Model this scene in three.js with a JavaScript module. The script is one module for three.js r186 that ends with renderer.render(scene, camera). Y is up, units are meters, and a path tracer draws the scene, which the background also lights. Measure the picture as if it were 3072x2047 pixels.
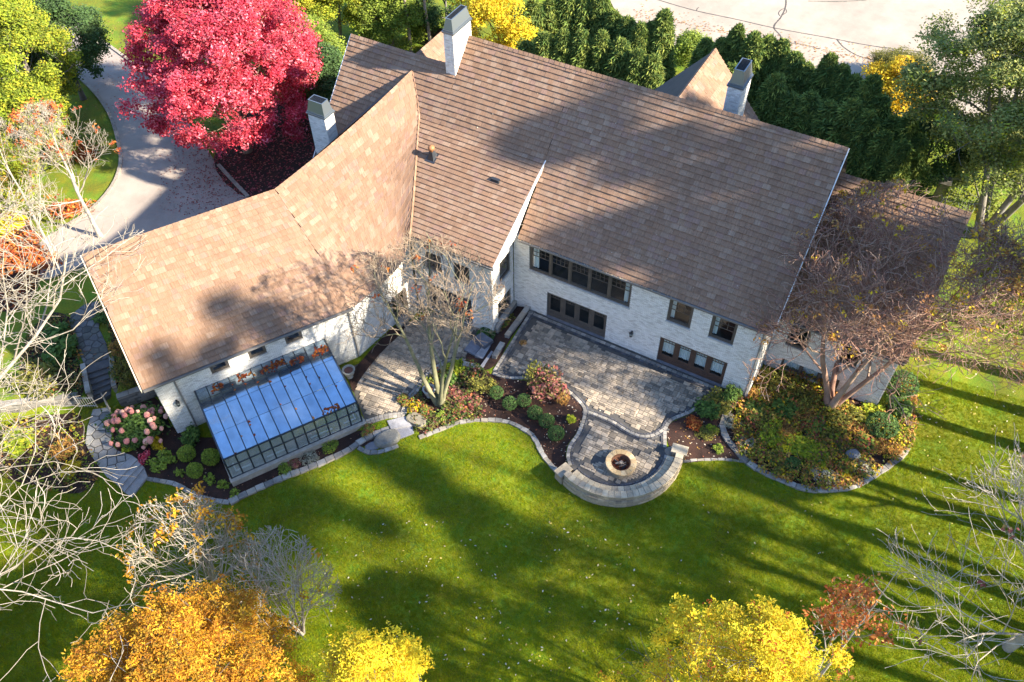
import * as THREE from 'three';
import { mergeGeometries } from 'three/addons/utils/BufferGeometryUtils.js';

// ---------------------------------------------------------------- camera, sky, sun, exposure
const scene = new THREE.Scene();
const FOC = 2600, CXP = 1536, CYP = 1023.5, PITCH = 49.65 * Math.PI / 180, ROLL = -0.898 * Math.PI / 180;
const V = (x, y, z) => new THREE.Vector3(x, y, z);
const CAM = V(0, 41, 0);
const FWD = V(0, -Math.sin(PITCH), -Math.cos(PITCH)), R0 = V(1, 0, 0), U0 = V(0, Math.cos(PITCH), -Math.sin(PITCH));
const RGT = R0.clone().multiplyScalar(Math.cos(ROLL)).addScaledVector(U0, Math.sin(ROLL));
const UPV = U0.clone().multiplyScalar(Math.cos(ROLL)).addScaledVector(R0, -Math.sin(ROLL));
const camera = new THREE.PerspectiveCamera(2 * Math.atan(CYP / FOC) * 180 / Math.PI, 1024 / 682, 0.5, 1500);
camera.position.copy(CAM);
camera.quaternion.setFromRotationMatrix(new THREE.Matrix4().makeBasis(RGT, UPV, FWD.clone().negate()));
camera.updateMatrixWorld();
scene.add(camera);

const SUN_AZ = 22.5 * Math.PI / 180, SUN_EL = 30.5 * Math.PI / 180;
const SUN = V(Math.cos(SUN_EL) * Math.cos(SUN_AZ), Math.sin(SUN_EL), Math.cos(SUN_EL) * Math.sin(SUN_AZ));
{
  const W = 256, H = 128, data = new Float32Array(W * H * 4);
  for (let j = 0; j < H; j++) for (let i = 0; i < W; i++) {
    const el = ((j + 0.5) / H - 0.5) * Math.PI, az = ((i + 0.5) / W - 0.5) * 2 * Math.PI;
    const d = V(Math.cos(el) * Math.cos(az), Math.sin(el), Math.cos(el) * Math.sin(az));
    const up = Math.max(0, d.y), t = Math.pow(1 - up, 2.6), c = Math.max(0, d.dot(SUN));
    const glow = 0.35 * Math.pow(c, 24) + 0.14 * Math.pow(c, 5);
    const k = 0.42;
    const r = k * (0.23 + 0.46 * t + glow * 1.2), g = k * (0.46 + 0.38 * t + glow), b = k * (0.98 + 0.06 * t + glow * 0.7);
    const q = d.y < 0 ? 0.45 : 1;
    data.set([r * q, g * q, b * q, 1], (j * W + i) * 4);
  }
  const tex = new THREE.DataTexture(data, W, H, THREE.RGBAFormat, THREE.FloatType);
  tex.mapping = THREE.EquirectangularReflectionMapping; tex.magFilter = THREE.LinearFilter; tex.minFilter = THREE.LinearFilter;
  tex.needsUpdate = true;
  scene.background = tex; scene.environment = tex;
}
const sun = new THREE.DirectionalLight(new THREE.Color(1.0, 0.90, 0.74), 5);
sun.position.copy(SUN).multiplyScalar(120).add(V(0, 0, -35)); sun.target.position.set(0, 0, -35);
sun.castShadow = true; sun.shadow.mapSize.set(4096, 4096); sun.shadow.radius = 2.2;
Object.assign(sun.shadow.camera, { left: -70, right: 70, top: 60, bottom: -60, near: 1, far: 320 });
scene.add(sun, sun.target);

const renderer = new THREE.WebGLRenderer({ antialias: true });
renderer.setSize(1024, 682);
renderer.toneMapping = THREE.LinearToneMapping;
renderer.toneMappingExposure = 3.85;
renderer.shadowMap.enabled = true;

// ---------------------------------------------------------------- helpers
function RNG(seed) { let a = seed >>> 0; return () => { a |= 0; a = a + 0x6D2B79F5 | 0; let t = Math.imul(a ^ a >>> 15, 1 | a); t = t + Math.imul(t ^ t >>> 7, 61 | t) ^ t; return ((t ^ t >>> 14) >>> 0) / 4294967296; }; }
let rnd = RNG(7);
const rr = (a, b) => a + (b - a) * rnd();
const pick = (l) => l[Math.floor(rnd() * l.length)];
const lerp = (a, b, t) => a + (b - a) * t;
const clamp = (x, a = 0, b = 1) => Math.min(b, Math.max(a, x));
const sstep = (a, b, x) => { const t = clamp((x - a) / (b - a)); return t * t * (3 - 2 * t); };
const lin = (h) => new THREE.Color(h);
// the point at height h that the photograph shows at pixel (x, y)
function px(x, y, h = 0) {
  const d = FWD.clone().addScaledVector(RGT, (x - CXP) / FOC).addScaledVector(UPV, -(y - CYP) / FOC);
  return CAM.clone().addScaledVector(d, (h - CAM.y) / d.y);
}
const used = {};
function numbered(n) { const k = used[n] = (used[n] ?? -1) + 1; return k ? n + '_' + String(k).padStart(3, '0') : n; }
function shadows(o) { o.traverse((m) => { if (m.isMesh) { m.castShadow = true; m.receiveShadow = true; } }); return o; }
function thing(name, label, category, pos = V(0, 0, 0), turn = 0, group) {
  const o = new THREE.Group(); o.name = numbered(name); o.position.copy(pos); o.rotation.y = turn; o.userData = { label, category };
  if (group) o.userData.group = group;
  scene.add(o); return o;
}
function part(name, geo, m, parent, kind, label) {
  const o = new THREE.Mesh(geo, m); o.name = name; o.castShadow = o.receiveShadow = true;
  if (kind) o.userData.kind = kind;
  if (label) o.userData.label = label;
  parent.add(o); return o;
}
function struct(name, geo, m, label, category, kind = 'structure') {
  const o = new THREE.Mesh(geo, m); o.name = numbered(name); o.castShadow = o.receiveShadow = true;
  o.userData = { kind, label, category }; scene.add(o); return o;
}
function dup(root, pos, turn, label, scale) {
  const r = root.clone(); r.name = numbered(root.name.replace(/_\d{3}$/, '')); r.position.copy(pos); r.rotation.y = turn;
  r.userData = { ...root.userData }; if (label) r.userData.label = label; if (scale) r.scale.copy(scale);
  scene.add(r); return r;
}
// geometry collector: flat shaded faces, optional vertex colours
class GB {
  constructor() { this.p = []; this.c = []; this.u = []; this.n = []; this.col = [1, 1, 1]; this.smooth = false; }
  color(c) { this.col = c.isColor ? [c.r, c.g, c.b] : c; return this; }
  tri(a, b, c, ua, ub, uc, na, nb, nc) {
    this.p.push(a.x, a.y, a.z, b.x, b.y, b.z, c.x, c.y, c.z);
    for (let i = 0; i < 3; i++) this.c.push(...this.col);
    if (!na) { const n = V().subVectors(b, a).cross(V().subVectors(c, a)).normalize(); na = nb = nc = n; }
    for (const n of [na, nb, nc]) this.n.push(n.x, n.y, n.z);
    if (ua) this.u.push(...ua, ...ub, ...uc);
    else {
      const x = Math.abs(na.x), y = Math.abs(na.y), z = Math.abs(na.z);
      for (const q of [a, b, c]) y >= x && y >= z ? this.u.push(q.x, q.z) : x >= z ? this.u.push(q.z, q.y) : this.u.push(q.x, q.y);
    }
    return this;
  }
  quad(a, b, c, d, ua, ub, uc, ud) { this.tri(a, b, c, ua, ub, uc); return this.tri(a, c, d, ua, uc, ud); }
  // box from 8 corners: bottom 4 (ccw from above), top 4
  hexa(b, t) {
    this.quad(t[0], t[3], t[2], t[1]); this.quad(b[0], b[1], b[2], b[3]);
    for (let i = 0; i < 4; i++) { const j = (i + 1) % 4; this.quad(b[i], t[i], t[j], b[j]); }
    return this;
  }
  box(x0, x1, y0, y1, z0, z1, f = (x, y, z) => V(x, y, z)) {
    const b = [f(x0, y0, z0), f(x1, y0, z0), f(x1, y0, z1), f(x0, y0, z1)], t = [f(x0, y1, z0), f(x1, y1, z0), f(x1, y1, z1), f(x0, y1, z1)];
    return this.hexa(b, t);
  }
  prism(pts, y0, y1) { // pts: [Vector2-like x,z]; upright prism with chamfered top
    const area = THREE.ShapeUtils.area(pts.map((p) => ({ x: p.x, y: p.z })));
    if (area > 0) pts = pts.slice().reverse();
    const cx = pts.reduce((s, p) => s + p.x, 0) / pts.length, cz = pts.reduce((s, p) => s + p.z, 0) / pts.length, ch = Math.min(0.02, (y1 - y0) * 0.4);
    const inn = pts.map((p) => { const dx = p.x - cx, dz = p.z - cz, l = Math.hypot(dx, dz) || 1, k = Math.max(0, 1 - ch / l); return { x: cx + dx * k, z: cz + dz * k }; });
    const tri = THREE.ShapeUtils.triangulateShape(pts.map((p) => new THREE.Vector2(p.x, p.z)), []);
    for (const t of tri) this.up3(...t.map((i) => V(inn[i].x, y1, inn[i].z)));
    for (let i = 0; i < pts.length; i++) {
      const j = (i + 1) % pts.length, a = pts[i], b = pts[j], c = inn[i], d = inn[j];
      this.quad(V(a.x, y0, a.z), V(b.x, y0, b.z), V(b.x, y1 - ch, b.z), V(a.x, y1 - ch, a.z));
      this.quad(V(a.x, y1 - ch, a.z), V(b.x, y1 - ch, b.z), V(d.x, y1, d.z), V(c.x, y1, c.z));
    }
    return this;
  }
  up3(a, b, c) { const n = V().subVectors(b, a).cross(V().subVectors(c, a)); return n.y >= 0 ? this.tri(a, b, c) : this.tri(a, c, b); }
  tube(pts, rad, sides) {
    let prev = null, ref = V(0.31, 0.2, 0.93).normalize();
    for (let i = 0; i < pts.length; i++) {
      const d = V().subVectors(pts[Math.min(i + 1, pts.length - 1)], pts[Math.max(i - 1, 0)]).normalize();
      let a = V().crossVectors(d, ref); if (a.lengthSq() < 1e-4) a = V().crossVectors(d, V(1, 0, 0)); a.normalize();
      const b = V().crossVectors(a, d).normalize(); ref = b.clone();
      const ring = [];
      for (let k = 0; k < sides; k++) { const t = k / sides * 2 * Math.PI, n = a.clone().multiplyScalar(Math.cos(t)).addScaledVector(b, Math.sin(t)); ring.push([pts[i].clone().addScaledVector(n, rad[i]), n]); }
      if (prev) for (let k = 0; k < sides; k++) {
        const m = (k + 1) % sides, A = prev[k], B = prev[m], C = ring[m], D = ring[k];
        const uv = [[k / sides, i - 1], [(k + 1) / sides, i - 1], [(k + 1) / sides, i], [k / sides, i]];
        this.tri(A[0], C[0], B[0], uv[0], uv[2], uv[1], A[1], C[1], B[1]); this.tri(A[0], D[0], C[0], uv[0], uv[3], uv[2], A[1], D[1], C[1]);
      }
      prev = ring;
    }
    return this;
  }
  build() {
    const g = new THREE.BufferGeometry();
    g.setAttribute('position', new THREE.Float32BufferAttribute(this.p, 3)); g.setAttribute('normal', new THREE.Float32BufferAttribute(this.n, 3));
    g.setAttribute('color', new THREE.Float32BufferAttribute(this.c, 3)); g.setAttribute('uv', new THREE.Float32BufferAttribute(this.u, 2));
    return g;
  }
}
// ---------------------------------------------------------------- tileable noise textures
function lattice(n, seed) { const r = RNG(seed), a = new Float32Array(n * n); for (let i = 0; i < a.length; i++) a[i] = r(); return (x, y) => { x = ((x % 1) + 1) % 1 * n; y = ((y % 1) + 1) % 1 * n; const i = Math.floor(x), j = Math.floor(y), fx = x - i, fy = y - j, u = fx * fx * (3 - 2 * fx), v = fy * fy * (3 - 2 * fy), q = (p, s) => a[(s % n) * n + p % n]; return lerp(lerp(q(i, j), q(i + 1, j), u), lerp(q(i, j + 1), q(i + 1, j + 1), u), v); }; }
function fbm(n, oct, seed) { const L = []; for (let i = 0; i < oct; i++) L.push(lattice(Math.min(512, n << i), seed + i * 17)); return (x, y) => { let s = 0, a = 0.5, t = 0; for (const l of L) { s += a * l(x, y); t += a; a *= 0.6; } return s / t; }; }
function tex(size, metres, fn, colour = true) {
  const d = new Uint8Array(size * size * 4);
  for (let j = 0; j < size; j++) for (let i = 0; i < size; i++) { const c = fn(i / size, j / size); const q = typeof c === 'number' ? [c, c, c] : c; for (let k = 0; k < 3; k++) d[(j * size + i) * 4 + k] = clamp(q[k]) * 255; d[(j * size + i) * 4 + 3] = 255; }
  const t = new THREE.DataTexture(d, size, size, THREE.RGBAFormat); t.wrapS = t.wrapT = THREE.RepeatWrapping; t.magFilter = THREE.LinearFilter; t.minFilter = THREE.LinearMipmapLinearFilter; t.generateMipmaps = true;
  if (colour) t.colorSpace = THREE.SRGBColorSpace; t.repeat.set(1 / metres, 1 / metres); t.needsUpdate = true; return t;
}
const nA = fbm(8, 6, 3), nB = fbm(5, 6, 91), nF = lattice(256, 5), nG = lattice(256, 19);
const grainTex = tex(512, 1.7, (x, y) => 0.86 + 0.26 * (nA(x, y) - 0.5) + 0.2 * (nF(x, y) - 0.5));
const grainBump = tex(512, 1.7, (x, y) => 0.6 * nF(x, y) + 0.4 * nA(x, y), false);
const ribTex = tex(512, 1.35, (x, y) => { const s = nF(x, 0.37) * 0.6 + nG(x, 0.1) * 0.4; return 0.90 + 0.36 * (s - 0.5) + 0.12 * (nA(x, y) - 0.5); });
const ribBump = tex(512, 1.35, (x, y) => nF(x, 0.37) * 0.6 + nG(x, 0.1) * 0.4, false);
const dustTex = tex(512, 2.3, (x, y) => 0.93 + 0.22 * (nB(x, y) - 0.5) + 0.1 * (nA(x * 2, y) - 0.5));
const std = (o) => new THREE.MeshStandardMaterial({ roughness: 0.9, ...o });
const phy = (o) => new THREE.MeshPhysicalMaterial({ roughness: 0.9, ...o });
const vcol = (o = {}) => std({ vertexColors: true, map: grainTex, bumpMap: grainBump, bumpScale: 0.006, ...o });
const M = {
  shingle: phy({ vertexColors: true, map: ribTex, bumpMap: ribBump, bumpScale: 0.006, roughness: 0.85, specularIntensity: 0.3 }),
  stone: vcol({ roughness: 0.92, bumpScale: 0.012 }),
  paver: vcol({ roughness: 0.86, bumpScale: 0.008 }),
  brick: vcol({ roughness: 0.8, bumpScale: 0.004 }),
  mortar: std({ color: new THREE.Color(0.44, 0.42, 0.38), map: grainTex }),
  trim: std({ color: new THREE.Color(0.135, 0.11, 0.088), map: grainTex, roughness: 0.6 }),
  wood: std({ color: new THREE.Color(0.115, 0.066, 0.045), map: grainTex, roughness: 0.6 }),
  whiteTrim: std({ color: new THREE.Color(0.72, 0.70, 0.66), roughness: 0.6 }),
  pane: phy({ color: new THREE.Color(0.86, 0.92, 0.92), transmission: 1, thickness: 0, roughness: 0.03, ior: 1.52 }),
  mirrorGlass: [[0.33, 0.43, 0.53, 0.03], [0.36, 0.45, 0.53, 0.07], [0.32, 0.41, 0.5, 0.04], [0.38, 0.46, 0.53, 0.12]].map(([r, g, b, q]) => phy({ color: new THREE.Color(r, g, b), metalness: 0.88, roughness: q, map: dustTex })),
  frontGlass: phy({ color: new THREE.Color(0.72, 0.82, 0.82), transmission: 0.75, thickness: 0, roughness: 0.04, ior: 1.9 }),
  dark: std({ color: new THREE.Color(0.012, 0.013, 0.015), roughness: 0.5 }),
  iron: std({ color: new THREE.Color(0.02, 0.022, 0.025), roughness: 0.5, metalness: 0.3 }),
  steel: std({ color: new THREE.Color(0.045, 0.052, 0.062), roughness: 0.42, metalness: 0.5 }),
  capMetal: std({ color: new THREE.Color(0.22, 0.25, 0.27), roughness: 0.38, metalness: 0.75 }),
  curtain: std({ color: new THREE.Color(0.62, 0.66, 0.66), roughness: 0.95 }),
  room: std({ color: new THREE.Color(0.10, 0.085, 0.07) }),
  copper: std({ color: new THREE.Color(0.3, 0.13, 0.05), roughness: 0.6 }),
  bark: vcol({ map: grainTex, roughness: 0.95, bumpScale: 0.01 }),
};
const leafMat = (o = {}) => phy({ color: 0xffffff, transmission: 0.4, thickness: 0, roughness: 0.9, specularIntensity: 0.5, ...o });
const LEAF = leafMat(), LEAFDENSE = leafMat({ transmission: 0.18 });
const LEAFV = leafMat({ vertexColors: true, transmission: 0.25 });
// ---------------------------------------------------------------- house frame and levels
const HO = px(1592.5, 927, 0), CA = Math.cos(Math.PI / 6), SA = 0.5;
const hw = (u, y, v) => V(HO.x + CA * u - SA * v, y, HO.z + SA * u + CA * v);
const toH = (p) => { const dx = p.x - HO.x, dz = p.z - HO.z; return { u: dx * CA + dz * SA, v: -dx * SA + dz * CA }; };
// garage wing frame, inside the house frame
const WA = -58.65 * Math.PI / 180, WB = V(-13.76, 0, 17.87);
const wl = (u, y, v) => V(WB.x + u * Math.cos(WA) - v * Math.sin(WA), y, WB.z + u * Math.sin(WA) + v * Math.cos(WA));
const ww = (u, y, v) => { const p = wl(u, y, v); return hw(p.x, p.y, p.z); };

const P2 = (L, h) => L.map(([x, y]) => px(x, y, h));
function inPoly(p, L) { let c = false; for (let i = 0, j = L.length - 1; i < L.length; j = i++) { const a = L[i], b = L[j]; if ((a.z > p.z) !== (b.z > p.z) && p.x < (b.x - a.x) * (p.z - a.z) / (b.z - a.z) + a.x) c = !c; } return c; }
function dPoly(p, L, closed = true) { let d = 1e9; for (let i = closed ? 0 : 1, n = L.length; i < n; i++) { const a = L[(i + n - 1) % n], b = L[i], ex = b.x - a.x, ez = b.z - a.z, t = clamp(((p.x - a.x) * ex + (p.z - a.z) * ez) / (ex * ex + ez * ez || 1)); d = Math.min(d, Math.hypot(p.x - a.x - ex * t, p.z - a.z - ez * t)); } return d; }
const bbox = (L) => [Math.min(...L.map((p) => p.x)), Math.max(...L.map((p) => p.x)), Math.min(...L.map((p) => p.z)), Math.max(...L.map((p) => p.z))];

const FIRE = px(1862, 1394, 0.2); FIRE.y = 0;
// outlines on the ground, read off the photograph
const PATIO_OUT = [[1592, 927], [2172, 1164], [2157, 1172], [2130, 1200], [2072, 1240], [2018, 1263], [2003, 1282], [2000, 1343], [1712, 1397], [1699, 1370], [1706, 1334], [1728, 1303], [1746, 1258], [1750, 1227], [1737, 1209], [1692, 1169], [1640, 1146], [1580, 1137], [1536, 1137], [1498, 1131], [1473, 1122]];
const patioPoly = P2(PATIO_OUT, 0);
const terracePx = [[1092, 1082], [1193, 977], [1320, 930], [1440, 985], [1420, 1030], [1400, 1062], [1395, 1090], [1352, 1090], [1300, 1120], [1272, 1150], [1252, 1178], [1232, 1200], [1222, 1232], [1212, 1248], [1160, 1256], [1100, 1276], [1062, 1180], [1040, 1130], [1010, 1120]];
const TH = -0.55;
const terracePoly = P2(terracePx, TH);
const RW = [px(-250, 1262, -0.6), px(0, 1240, -0.6), px(230, 1213, -0.6), px(490, 1165, -0.6)];
const backLine = [...RW, ww(3, 0, -3), hw(-9, 0, 2), hw(0, 0, -4), hw(14, 0, -6), hw(21, 0, -7), hw(60, 0, -12)];
const lawnH = (x) => clamp(-0.46 + 0.024 * (x - 6), -0.92, -0.3);
function behind(p) { // signed distance to the line where the upper level begins (positive: upper level)
  let best = 1e9, s = 1;
  for (let i = 1; i < backLine.length; i++) { const a = backLine[i - 1], b = backLine[i], ex = b.x - a.x, ez = b.z - a.z, l2 = ex * ex + ez * ez; let t = ((p.x - a.x) * ex + (p.z - a.z) * ez) / l2; t = clamp(t, i === 1 ? -9 : 0, i === backLine.length - 1 ? 9 : 1); const dx = p.x - a.x - ex * t, dz = p.z - a.z - ez * t, d = Math.hypot(dx, dz); if (d < best) { best = d; s = ex * dz - ez * dx < 0 ? 1 : -1; } }
  return best * s;
}
const patioCore = P2([[1592, 927], [2172, 1164], [2130, 1200], [2018, 1263], [1990, 1310], [1745, 1310], [1750, 1227], [1692, 1169], [1580, 1137], [1473, 1122]], 0);
const pathCore = P2([[280, 1230], [330, 1224], [338, 1290], [340, 1345], [392, 1368], [330, 1428], [300, 1395], [270, 1335], [265, 1280]], -0.5), stairPoly = P2([[250, 1094], [332, 1070], [344, 1225], [276, 1228]], -0.5);
function groundH(x, z) {
  const p = { x, z }; let h = lawnH(x);
  const w = x < 5 ? 0.15 : lerp(0.15, 5, clamp((x - 12) / 8));
  h = lerp(h, -0.03, sstep(-w, w, behind(p)));
  const ip = inPoly(p, patioCore); const d = ip ? 0 : dPoly(p, patioCore);
  h = Math.max(h, lerp(h, -0.07, 1 - sstep(0.1, 2.2, d)));
  const it = inPoly(p, terracePoly), dt = it ? 0 : dPoly(p, terracePoly);
  if (it || dt < 1) { const g = lerp(Math.max(h, TH - 0.06), TH - 0.06, it ? 1 : 1 - sstep(0.05, 0.5, dt)); h = it ? TH - 0.06 : lerp(h, Math.max(h, g), 1 - sstep(0.2, 0.9, dt)); }
  if (x < -12 && z > -46) { if (inPoly(p, stairPoly)) return -1.0; if (z > -40) { const ic = inPoly(p, pathCore), dc = ic ? 0 : dPoly(p, pathCore); if (dc < 1.3) h = ic ? -0.55 : Math.max(h, lerp(h, -0.55, 1 - sstep(0.1, 1.3, dc))); } }
  return h;
}
const onG = (p, k = 0) => V(p.x, groundH(p.x, p.z) + k, p.z);
function gpx(x, y, k = 0) { let p = px(x, y, -0.4); for (let i = 0; i < 3; i++) p = px(x, y, groundH(p.x, p.z)); p.y += k; return p; }
const gp = (L) => L.map(([x, y]) => gpx(x, y));

// ---------------------------------------------------------------- ground sheets
const grassTexture = tex(1024, 9, (x, y) => { const a = nA(x * 2, y * 2), b = nB(x, y), f = nF(x * 3, y * 3), g = nG(x * 4, y * 4); const v = 0.80 + 0.30 * (f - 0.5) + 0.26 * (g - 0.5) + 0.42 * (b - 0.5); return [v * (0.97 + 0.5 * (a - 0.5)), v, v * (0.85 - 0.3 * (a - 0.5))]; });
const mulchTexture = tex(1024, 5, (x, y) => { const f = nF(x * 3, y * 3), g = nG(x * 4, y * 2), b = nB(x * 2, y * 2); const v = 0.45 + 0.55 * (f * g) + 0.4 * (b - 0.5); return [v, v * 0.86, v * 0.8]; });
const concTexture = tex(1024, 14, (x, y) => { const f = nF(x * 4, y * 4), b = nB(x, y), a = nA(x * 3, y * 3); const v = 0.88 + 0.09 * (f - 0.5) + 0.22 * (b - 0.5) + 0.1 * (a - 0.5); return [v, v * 0.985, v * 0.965]; });
const sheetBump = tex(512, 1.1, (x, y) => 0.5 * nF(x, y) + 0.5 * nG(x * 2, y * 2), false);
M.grass = std({ color: new THREE.Color(0.245, 0.300, 0.007), map: grassTexture, bumpMap: sheetBump, bumpScale: 0.03, roughness: 1 });
M.mulch = std({ color: new THREE.Color(0.125, 0.072, 0.052), map: mulchTexture, bumpMap: sheetBump, bumpScale: 0.03, roughness: 1 });
M.drive = std({ color: new THREE.Color(0.40, 0.345, 0.30), map: concTexture, bumpMap: sheetBump, bumpScale: 0.004, roughness: 0.95 });
M.road = std({ color: new THREE.Color(0.42, 0.36, 0.295), map: concTexture, bumpMap: sheetBump, bumpScale: 0.004, roughness: 0.95 });
M.tar = std({ color: new THREE.Color(0.07, 0.06, 0.05), roughness: 0.8 });
M.base = std({ color: new THREE.Color(0.09, 0.083, 0.075), map: grainTex });
{
  const axis = (a, b, s, far) => { const L = []; for (let x = a; x <= b + 1e-6; x += s) L.push(x); let st = s * 2, x = b, y = a; const A = [], B = []; while (x < far) { x += st; B.push(x); y -= st; A.unshift(y); st *= 1.5; } return [...A, ...L, ...B]; };
  const X = axis(-34, 34, 0.4, 700), Z = axis(-64, -6, 0.4, 700), p = [], uv = [], id = [];
  for (const z of Z) for (const x of X) { p.push(x, groundH(x, z), z); uv.push(x, z); }
  for (let j = 0; j + 1 < Z.length; j++) for (let i = 0; i + 1 < X.length; i++) { const a = j * X.length + i, b = a + 1, c = a + X.length, d = c + 1; id.push(a, c, b, b, c, d); }
  const g = new THREE.BufferGeometry(); g.setAttribute('position', new THREE.Float32BufferAttribute(p, 3)); g.setAttribute('uv', new THREE.Float32BufferAttribute(uv, 2)); g.setIndex(id); g.computeVertexNormals();
  struct('lawn', g, M.grass, 'mown green lawn spreading round the house and garden', 'lawn');
}
// a sheet draped over the ground: polygon cut by grid cells
function drape(poly, off, cell = 0.4, hf = groundH) {
  const [x0, x1, z0, z1] = bbox(poly), gb = new GB();
  const clip = (L, ax, v, s) => { const o = []; for (let i = 0; i < L.length; i++) { const a = L[i], b = L[(i + 1) % L.length], da = (a[ax] - v) * s, db = (b[ax] - v) * s; if (da >= 0) o.push(a); if ((da >= 0) !== (db >= 0)) { const t = da / (da - db); o.push({ x: lerp(a.x, b.x, t), z: lerp(a.z, b.z, t) }); } } return o; };
  for (let x = Math.floor(x0 / cell) * cell; x < x1; x += cell) {
    let col = clip(clip(poly, 'x', x, 1), 'x', x + cell, -1); if (col.length < 3) continue;
    for (let z = Math.floor(z0 / cell) * cell; z < z1; z += cell) {
      const c = clip(clip(col, 'z', z, 1), 'z', z + cell, -1); if (c.length < 3) continue;
      const v2 = c.map((p) => new THREE.Vector2(p.x, p.z));
      const P = c.map((p) => V(p.x, hf(p.x, p.z) + off, p.z));
      for (const t of THREE.ShapeUtils.triangulateShape(v2, [])) gb.up3(P[t[0]], P[t[1]], P[t[2]]);
    }
  }
  const g = gb.build(); return g;
}
const smoothPoly = (L, closed = true, n = 6) => { const c = new THREE.CatmullRomCurve3(L, closed, 'centripetal'); return c.getPoints(L.length * n); };
const bedPolys = [];
function bed(name, L, label, off = 0.025) { const P = smoothPoly(gp(L), true, 4); bedPolys.push(P); struct(name, drape(P, off, 0.3), M.mulch, label, 'planting bed'); return P; }
bed('planting_bed', [[1473, 1124], [1540, 1139], [1640, 1150], [1692, 1171], [1737, 1211], [1749, 1230], [1744, 1262], [1726, 1305], [1703, 1336], [1697, 1370], [1705, 1410], [1690, 1432], [1655, 1400], [1625, 1360], [1599, 1310], [1578, 1294], [1538, 1273], [1517, 1266], [1456, 1262], [1415, 1263], [1374, 1269], [1354, 1277], [1307, 1295], [1270, 1310], [1240, 1260], [1235, 1205], [1275, 1152], [1350, 1098], [1400, 1092], [1450, 1110]], 'brown mulch bed with fallen leaves between patio and lawn');
bed('planting_bed', [[2003, 1284], [2020, 1266], [2074, 1242], [2132, 1202], [2160, 1172], [2235, 1172], [2290, 1120], [2400, 1120], [2560, 1190], [2640, 1230], [2700, 1120], [2742, 1160], [2745, 1205], [2743, 1288], [2729, 1338], [2702, 1371], [2647, 1412], [2564, 1459], [2481, 1473], [2412, 1468], [2357, 1448], [2288, 1418], [2238, 1386], [2150, 1380], [2050, 1386], [2010, 1345]], 'mulch bed round the tree in front of the grey side wing');
bed('planting_bed', [[540, 1300], [460, 1190], [395, 1225], [345, 1240], [340, 1300], [350, 1350], [400, 1400], [440, 1435], [530, 1455], [600, 1490], [680, 1508], [720, 1500], [900, 1410], [1048, 1351], [1150, 1330], [1195, 1320], [1180, 1290], [1110, 1290], [900, 1300]], 'dark mulch bed wrapped round the glass lean-to');
bed('planting_bed', [[300, 930], [330, 1000], [335, 1080], [345, 1150], [420, 1150], [400, 1060], [320, 900]], 'narrow mulch bed under the gable of the garage wing');
bed('planting_bed', [[205, 950], [232, 1030], [250, 1120], [240, 1190], [120, 1190], [60, 1120], [90, 1000], [150, 940]], 'leaf-strewn bed beside the upper flagstone walk');
bed('planting_bed', [[640, 480], [760, 600], [960, 560], [1010, 380], [900, 300], [760, 330]], 'leaf-covered bed under the red maple');
bed('planting_bed', [[0, 1290], [230, 1240], [262, 1330], [300, 1420], [240, 1480], [120, 1460], [0, 1420]], 'reddish mulch bed beside the lower flagstone path');
bed('planting_bed', [[0, 640], [80, 660], [120, 740], [110, 860], [60, 930], [-120, 900], [-150, 700]], 'leaf litter under the bare trees by the driveway');

bed('planting_bed', [[1591, 925], [1535, 1012], [1482, 1100], [1455, 1112], [1400, 1092], [1425, 1010], [1476, 985], [1551, 897]], 'narrow planter of dark soil between porch bay and patio', 0.05);
bed('planting_bed', [[1050, 1135], [1085, 1085], [1195, 978], [1215, 985], [1140, 1065], [1075, 1150], [1062, 1180]], 'strip of bare mulch along the foot of the garage wing wall', 0.09);

// ---------------------------------------------------------------- driveway and street
const backH = () => -0.03;
const driveP = smoothPoly(P2([[100, -120], [160, -30], [185, 25], [240, 80], [330, 140], [430, 215], [500, 275], [600, 420], [655, 495], [745, 592], [900, 640], [900, 800], [400, 770], [255, 795], [135, 838], [105, 790], [125, 720], [175, 690], [240, 655], [300, 605], [345, 545], [362, 485], [355, 430], [332, 352], [290, 285], [220, 215], [150, 130], [90, 50], [20, -120]], 0), true, 5);
struct('driveway', drape(driveP, 0.012, 1.2, () => -0.02), M.drive, 'grey concrete driveway curving past the red maple to the garage', 'driveway');
function kerb(L, label) {
  const c = new THREE.CatmullRomCurve3(P2(L, 0), false, 'centripetal'), n = Math.round(c.getLength() / 0.9), t = thing('kerb', label, 'kerb'); t.userData.kind = 'structure';
  for (let i = 0; i < n; i++) {
    const a = c.getPointAt(i / n), b = c.getPointAt((i + 0.985) / n), d = V().subVectors(b, a).normalize(), s = V(-d.z, 0, d.x), g = new GB().color(lin(0xb0a595).multiplyScalar(rr(0.8, 1)));
    g.prism([a.clone().addScaledVector(s, 0.13), b.clone().addScaledVector(s, 0.13), b.clone().addScaledVector(s, -0.13), a.clone().addScaledVector(s, -0.13)], -0.2, 0.11);
    part('kerbstone', g.build(), M.stone, t);
  }
}
kerb([[160, -30], [185, 25], [240, 80], [330, 140], [430, 215], [500, 275]], 'low concrete kerb between driveway and shaded lawn by the maple');
kerb([[655, 495], [700, 545], [745, 592]], 'low concrete kerb between driveway and leaf-covered bed');
kerb([[220, 215], [290, 285], [332, 352], [355, 430], [362, 485], [345, 545], [300, 605], [240, 655], [175, 690]], 'curving concrete kerb round the island lawn inside the driveway bend');
kerb([[135, 838], [190, 818], [255, 795]], 'straight concrete kerb at the foot of the driveway beside dark grass');
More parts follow.
